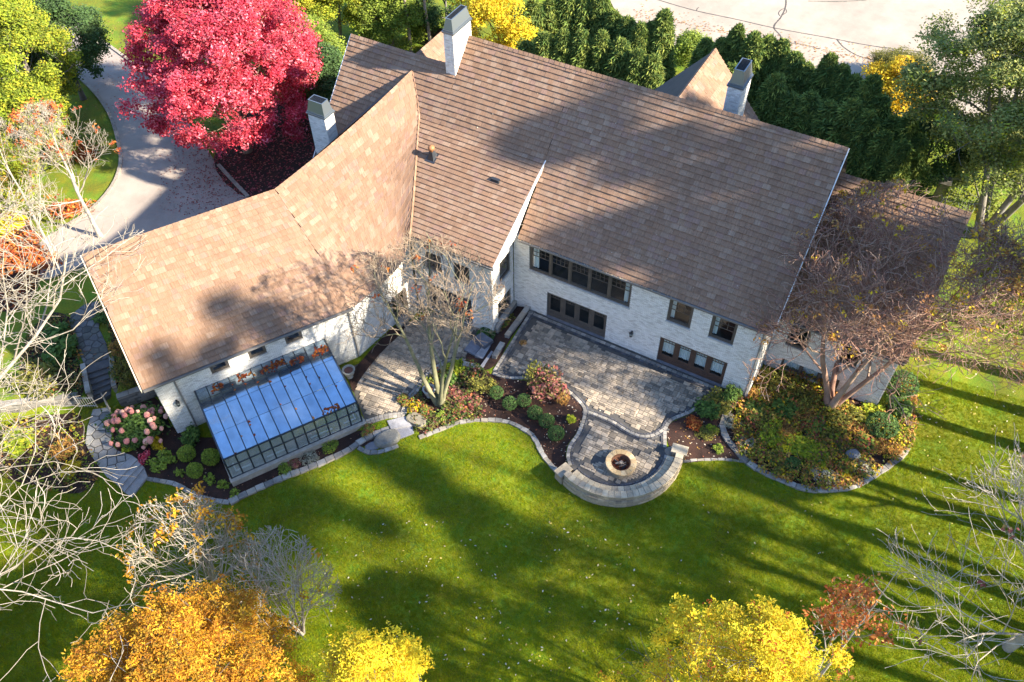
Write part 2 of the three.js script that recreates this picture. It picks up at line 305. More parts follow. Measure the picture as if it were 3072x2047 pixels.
const roadP = P2([[1700, -260], [3700, -260], [3700, 520], [3100, 440], [2620, 345], [2300, 250], [2050, 150], [1850, 40]], 0);
struct('street', drape(roadP, 0.012, 2.5, () => -0.02), M.road, 'pale sunlit concrete street beyond the evergreen hedge', 'street');
function strip(L, w, m, label, h = 0.0) {
  const c = new THREE.CatmullRomCurve3(P2(L, 0), false, 'centripetal').getPoints(L.length * 10), g = new GB();
  for (let i = 1; i < c.length; i++) { const a = c[i - 1], b = c[i], d = V().subVectors(b, a).normalize(), s = V(-d.z, 0, d.x).multiplyScalar(w * rr(0.4, 0.6)), y = h; const q = (p, k) => V(p.x + s.x * k + rr(-.01, .01), y, p.z + s.z * k + rr(-.01, .01)); g.quad(q(a, 1), q(b, 1), q(b, -1), q(a, -1)); }
  struct('road_crack', g.build(), m, label, 'road crack');
}
strip([[1950, -8], [2080, 30], [2210, 58], [2320, 83], [2480, 112], [2620, 138], [2760, 155]], 0.12, M.tar, 'long tar-sealed crack running along the pale street');
strip([[2358, -20], [2357, 20], [2344, 50], [2322, 82], [2340, 105], [2352, 128], [2354, 145]], 0.13, M.tar, 'tar-sealed crack crossing the pale street above the hedge');
strip([[2510, 117], [2530, 140], [2570, 165], [2620, 180], [2660, 187]], 0.12, M.tar, 'curved tar-sealed crack near the yellow shrub', 0.002);
strip([[2352, 128], [2400, 132], [2458, 146]], 0.08, M.tar, 'short thin crack beside the hedge tops', 0.003);
strip([[2425, 3], [2520, 4], [2600, 0]], 0.1, M.tar, 'short tar-sealed crack at the far side of the street', 0.002);
strip([[2090, 33], [2092, 26], [2097, 22]], 0.08, M.tar, 'tiny tar-sealed side crack off the long crack', 0.003);
strip([[2341, 48], [2336, 40], [2346, 28], [2356, 26], [2360, 36], [2350, 44]], 0.07, M.tar, 'looped patch of tar sealing on the street', 0.004);

// ---------------------------------------------------------------- stone paving
const paveTones = [0xb8a791, 0xbead97, 0xa69884, 0xc6b299, 0x998c7b, 0xb1a18d, 0xbaa891, 0x877b6c].map(lin);
function pavers(structure, poly, org, ang, y, max, hole) {
  const [x0, x1, z0, z1] = bbox(poly), ca = Math.cos(ang), sa = Math.sin(ang), S = 0.135, R = 24;
  const cellOf = {}, list = [];
  const w = (i, j) => ({ x: org.x + ca * i * S - sa * j * S, z: org.z + sa * i * S + ca * j * S });
  const N = Math.ceil((Math.hypot(x1 - x0, z1 - z0) + Math.hypot((x0 + x1) / 2 - org.x, (z0 + z1) / 2 - org.z)) / S);
  for (let i = -N; i < N; i++) for (let j = -N; j < N; j++) {
    if (cellOf[i + ',' + j]) continue; const c = w(i + 1, j + 1);
    if (c.x < x0 || c.x > x1 || c.z < z0 || c.z > z1 || !inPoly(c, poly) || (hole && hole(c))) continue;
    let a = pick([1, 2, 2, 3, 3]), b = pick([1, 2, 2, 3]); if (a === 1 && b === 1) a = 2;
    while (a > 1) { let ok = true; for (let k = 0; k < a; k++) if (cellOf[(i + k) + ',' + j]) ok = false; if (ok) break; a--; }
    for (let m = 1; m < b; m++) { let bad = false; for (let k = 0; k < a; k++) if (cellOf[(i + k) + ',' + (j + m)]) bad = true; if (bad) { b = m; break; } }
    for (let k = 0; k < a; k++) for (let m = 0; m < b; m++) cellOf[(i + k) + ',' + (j + m)] = 1;
    const g = 0.055, q = [w(i + g, j + g), w(i + a - g, j + g), w(i + a - g, j + b - g), w(i + g, j + b - g)];
    if (q.filter((p) => inPoly(p, poly)).length < 4 || (hole && q.filter(hole).length > 1)) continue;
    list.push({ q, s: a * b, d: -c.z });
  }
  list.sort((p, o) => p.d - p.s * 0.8 - (o.d - o.s * 0.8));
  const rest = new GB();
  list.forEach((e, k) => { const c = pick(paveTones).clone().multiplyScalar(rr(0.72, 1.05)), g = k < max ? new GB() : rest; g.color(c).prism(e.q, y - 0.05, y + rr(-0.004, 0.005)); if (k < max) part('paver', g.build(), M.paver, structure); });
  if (rest.p.length) part('pavers', rest.build(), M.paver, structure, 'stuff');
}
// rows of border stones along a curve
function border(structure, L, y, w, len, tones, closed = false, off = 0, name = 'border_stone', merge = false) {
  const c = new THREE.CatmullRomCurve3(L.map((p) => V(p.x, 0, p.z)), closed, 'centripetal'), n = Math.round(c.getLength() / len), all = new GB();
  for (let i = 0; i < n; i++) {
    const a = c.getPointAt(i / n), b = c.getPointAt((i + 0.94) / n), ta = c.getTangentAt(i / n), tb = c.getTangentAt(Math.min(1, (i + 0.94) / n)), sa = V(-ta.z, 0, ta.x), sb = V(-tb.z, 0, tb.x);
    const q = [a.clone().addScaledVector(sa, off), b.clone().addScaledVector(sb, off), b.clone().addScaledVector(sb, off + w), a.clone().addScaledVector(sa, off + w)];
    const g = merge ? all : new GB(); const yy = typeof y === 'function' ? y(a.x, a.z) : y;
    g.color(pick(tones).clone().multiplyScalar(rr(0.75, 1.05))).prism(q, yy - 0.06, yy + rr(0, 0.008)); if (!merge) part(name, g.build(), M.paver, structure);
  }
  if (merge) part(name + 's', all.build(), M.paver, structure, 'stuff');
}
const darkTones = [0x55555a, 0x606066, 0x4c4d52, 0x6a6866].map(lin), paleTones = [0xaaa399, 0x999389, 0xb8afa2, 0x8c8781].map(lin);
const patio = struct('patio', drape(patioPoly, -0.045, 0.5, () => 0), M.base, 'paved stone patio along the white brick wall with a neck to the fire pit', 'patio');
const WCX = 5.72, WCZ = -27.2, WT0 = 0.30, WT1 = 2.5;
const fireFloor = []; for (let i = 0; i <= 30; i++) { const t = lerp(WT0 - 0.1, WT1 + 0.1, i / 30); fireFloor.push(V(WCX + 3.0 * Math.cos(t), 0, WCZ + 3.0 * Math.sin(t))); } fireFloor.push(px(1716, 1380, 0), px(1850, 1320, 0), px(1992, 1325, 0));
part('fire_pit_floor', drape(fireFloor, -0.05, 0.5, () => 0), M.base, patio);
{
  const c = (L) => P2(L, 0), sCurve = c([[1750, 1230], [1786, 1243], [1840, 1266], [1889, 1296], [1929, 1309], [1965, 1304], [2002, 1281]]), sPts = smoothPoly(sCurve, false, 5);
  const bandL = smoothPoly(c([[1706, 1397], [1699, 1370], [1706, 1334], [1728, 1303], [1746, 1258], [1750, 1229], [1737, 1209], [1692, 1169], [1640, 1146], [1580, 1137], [1536, 1137], [1498, 1131], [1476, 1122]]), false, 4);
  const bandW = c([[1478, 1110], [1592, 928], [1968, 1080], [2165, 1162]]), bandR = smoothPoly(c([[2157, 1170], [2130, 1199], [2072, 1239], [2018, 1262], [2003, 1282], [2000, 1343]]), false, 4);
  border(patio, sPts, 0.002, 0.18, 0.3, paleTones, false, -0.09); border(patio, sPts, 0.002, 0.10, 0.2, darkTones, false, 0.11, 'border_stone', true); border(patio, sPts, 0.002, 0.10, 0.2, darkTones, false, -0.21, 'border_stone', true);
  border(patio, bandL, 0.002, 0.2, 0.28, paleTones, false, 0.0); border(patio, bandL, 0.002, 0.1, 0.2, darkTones, false, 0.22, 'border_stone', true);
  border(patio, bandR, 0.002, 0.2, 0.28, paleTones, false, 0.0); border(patio, bandR, 0.002, 0.1, 0.2, darkTones, false, 0.22, 'border_stone', true);
  const line = (a, b, n) => Array.from({ length: n }, (_, i) => a.clone().lerp(b, i / (n - 1)));
  const w1 = line(bandW[1], bandW[3], 4), w2 = line(bandW[0], bandW[1], 3);
  border(patio, w1, 0.002, 0.2, 0.34, paleTones, false, 0.16); border(patio, w1, 0.002, 0.13, 0.3, darkTones, false, 0.38, 'border_stone', true);
  border(patio, w2, 0.002, 0.2, 0.34, paleTones, false, 0.02); border(patio, w2, 0.002, 0.13, 0.3, darkTones, false, 0.24, 'border_stone', true);
  const arc = []; for (let i = 0; i <= 24; i++) { const t = lerp(WT0, WT1, i / 24); arc.push(V(WCX + 2.8 * Math.cos(t), 0, WCZ + 2.8 * Math.sin(t))); }
  border(patio, arc, 0.002, 0.12, 0.22, darkTones, false, 0, 'border_stone', true); border(patio, arc, 0.002, 0.17, 0.26, paleTones, false, -0.19, 'border_stone', true);
  const near = (p) => dPoly(p, sPts, false) < 0.25 || dPoly(p, bandL, false) < 0.36 || dPoly(p, bandR, false) < 0.36 || dPoly(p, bandW, false) < 0.54;
  pavers(patio, [...patioPoly], HO, Math.PI / 6, 0, 300, (p) => near(p) || (p.z > WCZ && Math.hypot(p.x - WCX, p.z - WCZ) > 2.58) || false);
  pavers(patio, fireFloor, HO, Math.PI / 6, 0, 0, (p) => inPoly(p, patioPoly) || Math.hypot(p.x - WCX, p.z - WCZ) > 2.6 || dPoly(p, sPts, false) < 0.25 || dPoly(p, bandL, false) < 0.32 || dPoly(p, bandR, false) < 0.32);
}
const terrace = struct('terrace', drape(terracePoly, TH - 0.045, 0.5, () => 0), M.base, 'lower paved terrace under the bare multi-stem tree by the garage wing', 'terrace');
{
  const o = ww(0, 0, 0);
  const edge = smoothPoly(P2([[1395, 1090], [1352, 1090], [1300, 1120], [1272, 1150], [1252, 1178], [1232, 1200], [1222, 1232], [1212, 1248], [1160, 1256], [1100, 1274]], TH), false, 4);
  border(terrace, edge, TH + 0.002, 0.17, 0.26, paleTones, false, -0.0, 'border_stone', true); border(terrace, edge, TH + 0.002, 0.17, 0.26, paleTones, false, 0.19, 'border_stone', true);
  pavers(terrace, terracePoly, o, WA + Math.PI / 6 + 0.9, TH, 300, (p) => dPoly(p, edge, false) < 0.4);
}
// ---------------------------------------------------------------- house
const house = thing('house', 'large white painted brick house with steep brown shingle roofs', 'house', HO, -Math.PI / 6);
const hf = (u, y, v) => V(u, y, v);                       // main block frame (house group's own)
const fr = (o, a) => (u, y, v) => V(o.x + u * Math.cos(a) - v * Math.sin(a), y, o.z + u * Math.sin(a) + v * Math.cos(a));
const shift = (f, du, dv) => (u, y, v) => f(u + du, y, v + dv);
// --- shingles
const shTones = [0xa2826a, 0xa4856d, 0x9f7f68, 0xa68872, 0x9b7b64, 0xa17f66, 0xa28270, 0xa4856d, 0x9f7f68, 0xad9079].map((h) => lin(h).multiplyScalar(0.82));
let shingleQuota = 300;
function tile(g, P, s0, s1, t0, t1, th, um, tm) {
  const e = 1e-3, n0 = (s, t) => { const a = P(s, t), b = P(s + e, t), c = P(s, t + e); const n = V().subVectors(b, a).cross(V().subVectors(c, a)).normalize(); return n.y < 0 ? n.negate() : n; };
  const n = n0((s0 + s1) / 2, (t0 + t1) / 2), q = (s, t, h) => P(s, t).addScaledVector(n, h);
  const a = q(s0, t0, th), b = q(s1, t0, th), c = q(s1, t1, 0.012), d = q(s0, t1, 0.012), A = q(s0, t0, -0.02), B = q(s1, t0, -0.02), C = q(s1, t1, -0.02), D = q(s0, t1, -0.02);
  const U = (s, t) => [s * um + g.off, t * tm];
  const face = (p, r, o, w, ...uv) => { const nn = V().subVectors(r, p).cross(V().subVectors(o, p)); g.quad(p, r, o, w, ...uv); };
  face(a, b, c, d, U(s0, t0), U(s1, t0), U(s1, t1), U(s0, t1)); face(A, B, b, a, U(s0, t0), U(s1, t0), U(s1, t0), U(s0, t0)); face(A, a, d, D, U(s0, t0), U(s0, t0), U(s0, t1), U(s0, t1)); face(B, C, c, b, U(s1, t0), U(s1, t1), U(s1, t1), U(s1, t0));
}
function shingles(roof, P, um, tm, opt = {}) {
  const { ex = 0.32, wid = [0.3, 0.5], th = 0.07, keep = () => true, own = () => false, tone = 1 } = opt;
  const rows = Math.round(tm / ex), rest = new GB(); rest.off = 0;
  for (let j = 0; j < rows; j++) {
    const t0 = j / rows, t1 = Math.min(1, (j + 1.04) / rows); let s = -rr(0, wid[1]) / um;
    while (s < 1) {
      const s1 = Math.min(1, s + rr(...wid) / um), a = Math.max(0, s);
      const m = P((a + s1) / 2, (t0 + t1) / 2);
      if (s1 - a > 0.05 / um && keep(m, a, s1, t0)) {
        const c = pick(shTones).clone().multiplyScalar(rr(0.95, 1.05) * (0.90 + 0.20 * nB(m.x * 0.045 + m.z * 0.03, m.y * 0.05)) * tone), o = shingleQuota > 0 && own(m, j);
        const g = o ? new GB() : rest; g.off = rr(0, 3); g.color(c); tile(g, P, a, s1 - 0.006 / um, t0, t1, th * rr(0.8, 1.15), um, tm);
        if (o) { part('shingle', g.build(), M.shingle, roof); shingleQuota--; }
      }
      s = s1;
    }
  }
  part('shingles', rest.build(), M.shingle, roof, 'stuff');
}
const flat4 = (a, b, c, d) => (s, t) => a.clone().lerp(b, s).lerp(d.clone().lerp(c, s), t); // a eave start, b eave end, c ridge end, d ridge start
function deck(P, n = 6, m = 4, dn = 0.05) { const g = new GB().color([0.12, 0.09, 0.07]), D = V(0, -dn, 0); for (let i = 0; i < n; i++) for (let j = 0; j < m; j++) { const q = (a, b) => P(a / n, b / m).add(D); const A = q(i, j), B = q(i + 1, j), C = q(i + 1, j + 1), E = q(i, j + 1); g.quad(A, B, C, E); } return g.build(); }
function roofSlope(P, um, tm, opt = {}, label) { const r = part('roof', deck(P, opt.dn || 6, opt.dm || 4), M.base, house, null, label); if (!opt.plain) shingles(r, P, um, tm, opt); return r; }
function ridgeCap(pts, roof, w = 0.16) {
  const c = new THREE.CatmullRomCurve3(pts, false, 'catmullrom', 0.01), n = Math.round(c.getLength() / 0.34), g = new GB();
  for (let i = 0; i < n; i++) { const a = c.getPointAt(i / n), b = c.getPointAt(Math.min(1, (i + 1.05) / n)), d = V().subVectors(b, a).normalize(), s = V(-d.z, 0, d.x).normalize(); g.color(pick(shTones).clone().multiplyScalar(rr(0.85, 1.05))); const q = (p, k, y) => V(p.x + s.x * k * w, p.y + y, p.z + s.z * k * w); g.quad(q(a, -1, -0.05), q(b, -1, -0.07), q(b, 0, 0.07), q(a, 0, 0.09)); g.quad(q(a, 0, 0.09), q(b, 0, 0.07), q(b, 1, -0.07), q(a, 1, -0.05)); }
  part('ridge_tiles', g.build(), M.shingle, roof, 'stuff');
}
const EY = 5.93, EV = 0.2, RY = 13.32, RV = -6.88, SL = (RY - EY) / (EV - RV), UR = 14.72;
const mv = (y) => EV - (y - EY) / SL;                       // v on the main front slope at height y
const KY = 9.4, KV = mv(KY);
const lenOf = (y0, y1) => Math.hypot(y1 - y0, (y1 - y0) / SL);
const r1 = roofSlope(flat4(hf(-0.8, EY, EV), hf(UR, EY, EV), hf(UR, RY, RV), hf(-0.8, RY, RV)), UR + 0.8, lenOf(EY, RY), { own: (m, j) => j < 4 && rnd() < 0.95 && shingleQuota > 150 }, 'long shaded slope above the patio');
const r2 = roofSlope(flat4(hf(-8.02, KY, KV), hf(-0.8, KY, KV), hf(-0.8, RY, RV), hf(-8.02, RY, RV)), 7.22, lenOf(KY, RY));
const LY = 11.92, LV = mv(LY);
const r3 = roofSlope(flat4(hf(-16, EY, EV), hf(-8.02, EY, EV), hf(-8.02, LY, LV), hf(-16, LY, LV)), 7.98, lenOf(EY, LY), { keep: (m) => m.y > 6.4 && (m.y > KY || m.x < -9.4) });
const SHY = 5.82, SHV = 2.95, SHU = -0.95;
const valley = [V(-6.5, 5.85, 3.3), V(-7.22, 6.85, 1.69), V(-8.53, 8.28, -0.93), V(-9.17, 8.95, -2.2), V(-9.77, 9.74, -3.38), V(-11, 11.24, -4.77)];
const valU = (y) => { for (let i = 1; i < valley.length; i++) if (y <= valley[i].y) { const a = valley[i - 1], b = valley[i]; return lerp(a.x, b.x, clamp((y - a.y) / (b.y - a.y))); } return -11; };
const r4 = roofSlope(flat4(hf(-10.2, SHY, SHV), hf(SHU, SHY, SHV), hf(-0.8, KY, KV), hf(-10.2, KY, KV)), 9.4, Math.hypot(KY - SHY, SHV - KV), { ex: 0.29, keep: (m) => m.x > valU(m.y) - 0.5 }, 'shallower slope over the porch bay');
ridgeCap([hf(-8.0, RY, RV), hf(UR, RY, RV)], r1); ridgeCap([hf(-16, LY, LV), hf(-8.7, LY, LV)], r3);
// garage wing roof and the bent slope that joins it to the main roof
const WE = (u) => wl(u, 4.0, 0.32), WR = (u) => wl(u, 9.39, -5.2);
const r5 = roofSlope(flat4(WE(-0.51), WE(11.72), WR(10.1), WR(-0.51)), 12.2, 7.72, { own: (m, j) => j > 2 && j < 16 && m.z > 12 && rnd() < 0.6, ex: 0.32 }, 'pale sunlit slope of the garage wing');
ridgeCap([WR(-0.5), WR(10.1)], r5);
const A0 = WR(10.1), E0 = WE(11.72), Z0 = valley[5];
const crv = (L) => { const c = new THREE.CatmullRomCurve3(L, false, 'centripetal'); return (t) => c.getPoint(clamp(t)); };
const Bc = crv([E0, V(-6.75, 4.45, 6.1), V(-6.35, 5.0, 4.4), valley[0]]), Tc = (s) => A0.clone().lerp(Z0, s).add(V(0, -0.25 * Math.sin(Math.PI * s), 0)), Lc = (t) => E0.clone().lerp(A0, t), Rc = crv(valley);
const coons = (s, t) => Bc(s).multiplyScalar(1 - t).addScaledVector(Tc(s), t).addScaledVector(Lc(t), 1 - s).addScaledVector(Rc(t), s).addScaledVector(E0, -(1 - s) * (1 - t)).addScaledVector(A0, -(1 - s) * t).addScaledVector(valley[0], -s * (1 - t)).addScaledVector(Z0, -s * t);
const r6 = roofSlope(coons, 9.5, 7.9, { dn: 16, dm: 12, ex: 0.32 }, 'pale sunlit slope between garage wing and main roof');
ridgeCap(Array.from({ length: 9 }, (_, i) => coons(i / 8, 1)), r6);
ridgeCap(Array.from({ length: 9 }, (_, i) => coons(1, i / 8).add(V(0.04, 0.0, 0))), r6, 0.09);
// hidden rear slopes
roofSlope(flat4(hf(UR, 4.2, RV * 2 - 1.6), hf(-8.02, 4.2, RV * 2 - 1.6), hf(-8.02, RY, RV), hf(UR, RY, RV)), 22, 12, { plain: true });
roofSlope(flat4(hf(-8.02, 4.2, -13), hf(-16, 4.2, -13), hf(-16, LY, LV), hf(-8.02, LY, LV)), 8, 10, { plain: true });
roofSlope(flat4(wl(10.1, 4, -10.9), wl(-0.51, 4, -10.9), WR(-0.51), WR(10.1)), 10, 7, { plain: true });
roofSlope(flat4(V(-14.6, 8, -3), V(-17, 4.6, 3), A0, Z0), 8, 7, { plain: true });
roofSlope(flat4(V(-17, 4.6, 3), wl(9.9, 4, -10.9), A0, A0), 8, 7, { plain: true });
// rear cross gables whose sunlit sides rise behind the ridge
const rg = (u, y, v0, v1, drop, lab) => { const r = roofSlope(flat4(hf(u + drop * 0.9, y - drop, v0), hf(u + drop * 0.9, y - drop, v1), hf(u, y, v1), hf(u, y, v0)), v0 - v1, drop * 1.35, { ex: 0.34 }, lab); roofSlope(flat4(hf(u - drop * 0.9, y - drop, v1), hf(u - drop * 0.9, y - drop, v0), hf(u, y, v0), hf(u, y, v1)), v0 - v1, drop * 1.35, { plain: true }); ridgeCap([hf(u, y, v0), hf(u, y, v1)], r); const g = new GB().color([0.7, 0.68, 0.63]); g.tri(hf(u - drop * 0.88, y - drop, v1 + 0.25), hf(u + drop * 0.88, y - drop, v1 + 0.25), hf(u, y - 0.05, v1 + 0.25)); g.quad(hf(u - drop * 0.88, 0, v1 + 0.25), hf(u + drop * 0.88, 0, v1 + 0.25), hf(u + drop * 0.88, y - drop, v1 + 0.25), hf(u - drop * 0.88, y - drop, v1 + 0.25)); part('gable_wall', g.build(), M.brick, house); };
rg(4.35, 11, -7.6, -16.4, 5.2, 'dappled slope of the rear gable beside a chimney');
{ const a = toH(px(1250, 160, 11.4)), b = toH(px(1332, 92, 11.4)); rg((a.u + b.u) / 2, 11.4, -5.6, b.v - 1.5, 5.0, 'pale sunlit triangle of roof behind the tall chimney'); }

// --- walls with openings, faced with painted bricks
const brickGeo = new THREE.BoxGeometry(1, 1, 1), brickTones = [[0.72, 0.69, 0.63], [0.75, 0.72, 0.66], [0.66, 0.63, 0.57], [0.77, 0.74, 0.69], [0.6, 0.56, 0.5], [0.73, 0.7, 0.63]];
M.brickInst = std({ color: 0xffffff, roughness: 0.82 });
function wall(f, outline, holes, opt = {}) {
  const { th = 0.32, name = 'wall', label, parent = house, long = 0.235, high = 0.078, tint = [1, 1, 1] } = opt;
  const sh = new THREE.Shape(outline.map(([u, y]) => new THREE.Vector2(u, y)));
  for (const [a, b, c, d] of holes) sh.holes.push(new THREE.Path([new THREE.Vector2(a, c), new THREE.Vector2(a, d), new THREE.Vector2(b, d), new THREE.Vector2(b, c)]));
  const g = new THREE.ExtrudeGeometry(sh, { depth: th, bevelEnabled: false }), p = g.attributes.position;
  for (let i = 0; i < p.count; i++) { const q = f(p.getX(i), p.getY(i), p.getZ(i) - th); p.setXYZ(i, q.x, q.y, q.z); }
  g.computeVertexNormals();
  const w = part(name, g, M.mortar, parent, null, label);
  const X = V().subVectors(f(1, 0, 0), f(0, 0, 0)), Zd = V().subVectors(f(0, 0, 1), f(0, 0, 0)), m = new THREE.Matrix4(), mats = [], cols = [];
  const us = outline.map((o) => o[0]), ys = outline.map((o) => o[1]), U0_ = Math.min(...us), U1_ = Math.max(...us), Y0_ = Math.min(...ys), Y1_ = Math.max(...ys);
  const poly = outline.map(([u, y]) => ({ x: u, z: y }));
  let row = 0;
  for (let y = Y0_ + high / 2; y < Y1_ - high / 2; y += high, row++) for (let u = U0_ - (row % 2) * long / 2; u < U1_; u += long) {
    let a = Math.max(U0_, u), b = Math.min(U1_, u + long); const c = { x: (a + b) / 2, z: y };
    if (b - a < 0.03 || !inPoly(c, poly)) continue;
    let skip = false; for (const [h0, h1, k0, k1] of holes) if (y + high / 2 > k0 && y - high / 2 < k1 && b > h0 && a < h1) { if (a < h0 && h0 - a > 0.04) b = h0; else if (b > h1 && b - h1 > 0.04) a = h1; else skip = true; }
    if (skip) continue;
    const dep = 0.016 + (rnd() < 0.12 ? rr(0.006, 0.016) : rr(0, 0.007)); const q = f((a + b) / 2, y + rr(-.004, .004), dep / 2 - 0.002);
    m.makeBasis(X.clone().multiplyScalar(b - a - 0.012), V(0, high - 0.012, 0), Zd.clone().multiplyScalar(dep)); m.setPosition(q); mats.push(m.clone()); cols.push(pick(brickTones));
  }
  const im = new THREE.InstancedMesh(brickGeo, M.brickInst, mats.length); im.name = 'bricks'; im.userData.kind = 'stuff'; im.castShadow = im.receiveShadow = true;
  mats.forEach((q, i) => { im.setMatrixAt(i, q); const k = rr(0.92, 1.04); im.setColorAt(i, new THREE.Color().setRGB(cols[i][0] * k * tint[0], cols[i][1] * k * tint[1], cols[i][2] * k * tint[2])); });
  w.add(im); return w;
}
// --- windows and doors
function opening(kind, f, u0, u1, y0, y1, o = {}) {
  const { lights = 1, fm = M.trim, grid = [3, 2], gridFrom = 0.52, rec = 0.13, curtain = null, frame = 0.08, bottom = 0, label } = o;
  const w = new THREE.Group(); w.name = kind; if (label) w.userData.label = label; house.add(w);
  const g = new GB(), v = -rec, bx = (a, b, c, d, e, h) => g.box(a, b, c, d, e, h, f);
  bx(u0 + .002, u0 + frame, y0 + .002, y1 - .002, v - 0.08, v + 0.06); bx(u1 - frame, u1 - .002, y0 + .002, y1 - .002, v - 0.08, v + 0.06); bx(u0 + frame, u1 - frame, y1 - frame, y1 - .002, v - 0.08, v + 0.06); bx(u0 + frame, u1 - frame, y0 + .002, y0 + frame + bottom * 0.2, v - 0.08, v + 0.06);
  const W = (u1 - u0 - 2 * frame) / lights, mul = lights > 1 ? 0.06 : 0;
  for (let i = 1; i < lights; i++) bx(u0 + frame + i * W - mul, u0 + frame + i * W + mul, y0 + frame, y1 - frame, v - 0.09, v + 0.055);
  part('frame', g.build(), fm, w);
  for (let i = 0; i < lights; i++) {
    const a = u0 + frame + i * W + (i ? mul : 0), b = u0 + frame + (i + 1) * W - (i < lights - 1 ? mul : 0), c = y0 + frame + bottom * 0.2, d = y1 - frame, s = 0.055 + bottom * 0.06, sb = s + bottom * 0.18;
    const sg = new GB(), q = (x0, x1, z0, z1, n0 = -0.03, n1 = 0.025) => sg.box(x0, x1, z0, z1, v + n0, v + n1, f);
    q(a, a + s, c, d); q(b - s, b, c, d); q(a + s, b - s, d - s, d); q(a + s, b - s, c, c + sb);
    part('sash', sg.build(), fm, w);
    const mid = lerp(c + sb, d - s, gridFrom), bars = new GB(), br = (x0, x1, z0, z1) => bars.box(x0, x1, z0, z1, v - 0.012, v + 0.016, f), bw = 0.014;
    if (grid) { br(a + s, b - s, mid - bw * 1.5, mid + bw * 1.5); for (let k = 1; k < grid[0]; k++) { const x = lerp(a + s, b - s, k / grid[0]); br(x - bw, x + bw, mid + bw * 1.5, d - s); } for (let k = 1; k < grid[1]; k++) { const z = lerp(mid, d - s, k / grid[1]); for (let e = 0; e < grid[0]; e++) { const xa = lerp(a + s, b - s, e / grid[0]) + (e ? bw : 0), xb = lerp(a + s, b - s, (e + 1) / grid[0]) - (e < grid[0] - 1 ? bw : 0); br(xa, xb, z - bw, z + bw); } } part('glazing_bars', bars.build(), fm, w); }
    const pg = new GB(); pg.quad(f(a + s, c + sb, v), f(b - s, c + sb, v), f(b - s, d - s, v), f(a + s, d - s, v)); part('pane', pg.build(), M.pane, w);
    if (curtain && curtain(i)) {
      const [e0, e1, k0 = 0] = curtain(i), cg = new GB(), n = Math.max(10, Math.round(26 * (e1 - e0))); const xx = (k) => lerp(a, b, lerp(e0, e1, k / n)), zz = (k) => v - 0.16 + 0.035 * Math.sin(k * 1.9 + i) + 0.015 * Math.sin(k * 0.7), low = lerp(c, d, k0);
      for (let k = 0; k < n; k++) cg.quad(f(xx(k), low, zz(k)), f(xx(k + 1), low, zz(k + 1)), f(xx(k + 1), d, zz(k + 1)), f(xx(k), d, zz(k))); part('curtain', cg.build(), M.curtain, w);
    }
  }
  if (kind === 'window') { const sg = new GB().color([0.72, 0.69, 0.63]); sg.box(u0 - 0.06, u1 + 0.06, y0 - 0.085, y0 - 0.003, v, 0.055, f); part('sill', sg.build(), M.brick, w); }
  return w;
}
const mainHoles = [[-0.12, 6.52, 3.5, 5.52], [8.84, 10.27, 3.68, 5.53], [11.38, 12.83, 3.68, 5.53], [1.14, 5.22, 0.02, 2.12], [8.7, 12.85, 0.02, 2.12]];
wall(hf, [[-1.2, -0.4], [14.42, -0.4], [14.42, 5.98], [-1.2, 5.98]], mainHoles, { label: 'white painted brick wall above the patio' });
opening('window', hf, ...mainHoles[0], { lights: 5, grid: [4, 2], gridFrom: 0.62, frame: 0.1, curtain: (i) => i === 0 ? [0.02, 0.34] : i === 4 ? [0.68, 0.98] : null, label: 'wide five-light window band under the eave' });
opening('window', hf, ...mainHoles[1], { frame: 0.11, curtain: () => [0, 0.2] }); opening('window', hf, ...mainHoles[2], { frame: 0.11, curtain: () => [0, 0.22] });
opening('door', hf, ...mainHoles[3], { lights: 4, grid: [4, 1], gridFrom: 0.86, bottom: 1, label: 'dark grey-brown four-leaf glazed doors' });
opening('door', hf, ...mainHoles[4], { lights: 4, grid: [4, 1], gridFrom: 0.86, bottom: 1, fm: M.wood, curtain: () => [0.08, 0.94, 0.22], label: 'brown wooden glazed doors with pale curtains' });
{ const g = new GB().color([0.2, 0.2, 0.22]); for (const [a, b] of [[1.14, 5.22], [8.7, 12.85]]) g.box(a + .01, b - .01, -0.03, 0.03, -0.3, 0.1, hf); part('threshold', g.build(), M.stone, house); }
// inside: floors and a back wall, dark rooms behind the panes
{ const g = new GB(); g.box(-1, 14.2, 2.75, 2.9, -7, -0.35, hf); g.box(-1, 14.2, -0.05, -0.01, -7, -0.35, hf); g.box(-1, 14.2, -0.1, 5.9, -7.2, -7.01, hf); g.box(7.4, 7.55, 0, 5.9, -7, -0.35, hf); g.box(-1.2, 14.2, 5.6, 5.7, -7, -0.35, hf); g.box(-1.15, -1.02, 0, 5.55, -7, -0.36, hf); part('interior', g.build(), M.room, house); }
// end walls
const gableEnd = (f, name) => { };
wall(fr(V(14.42, 0, 0), -Math.PI / 2), [[0, -0.4], [14, -0.4], [14, 5.6], [7.1, 13.0], [0, 5.9]], [], { label: 'gable wall behind the side wing' });
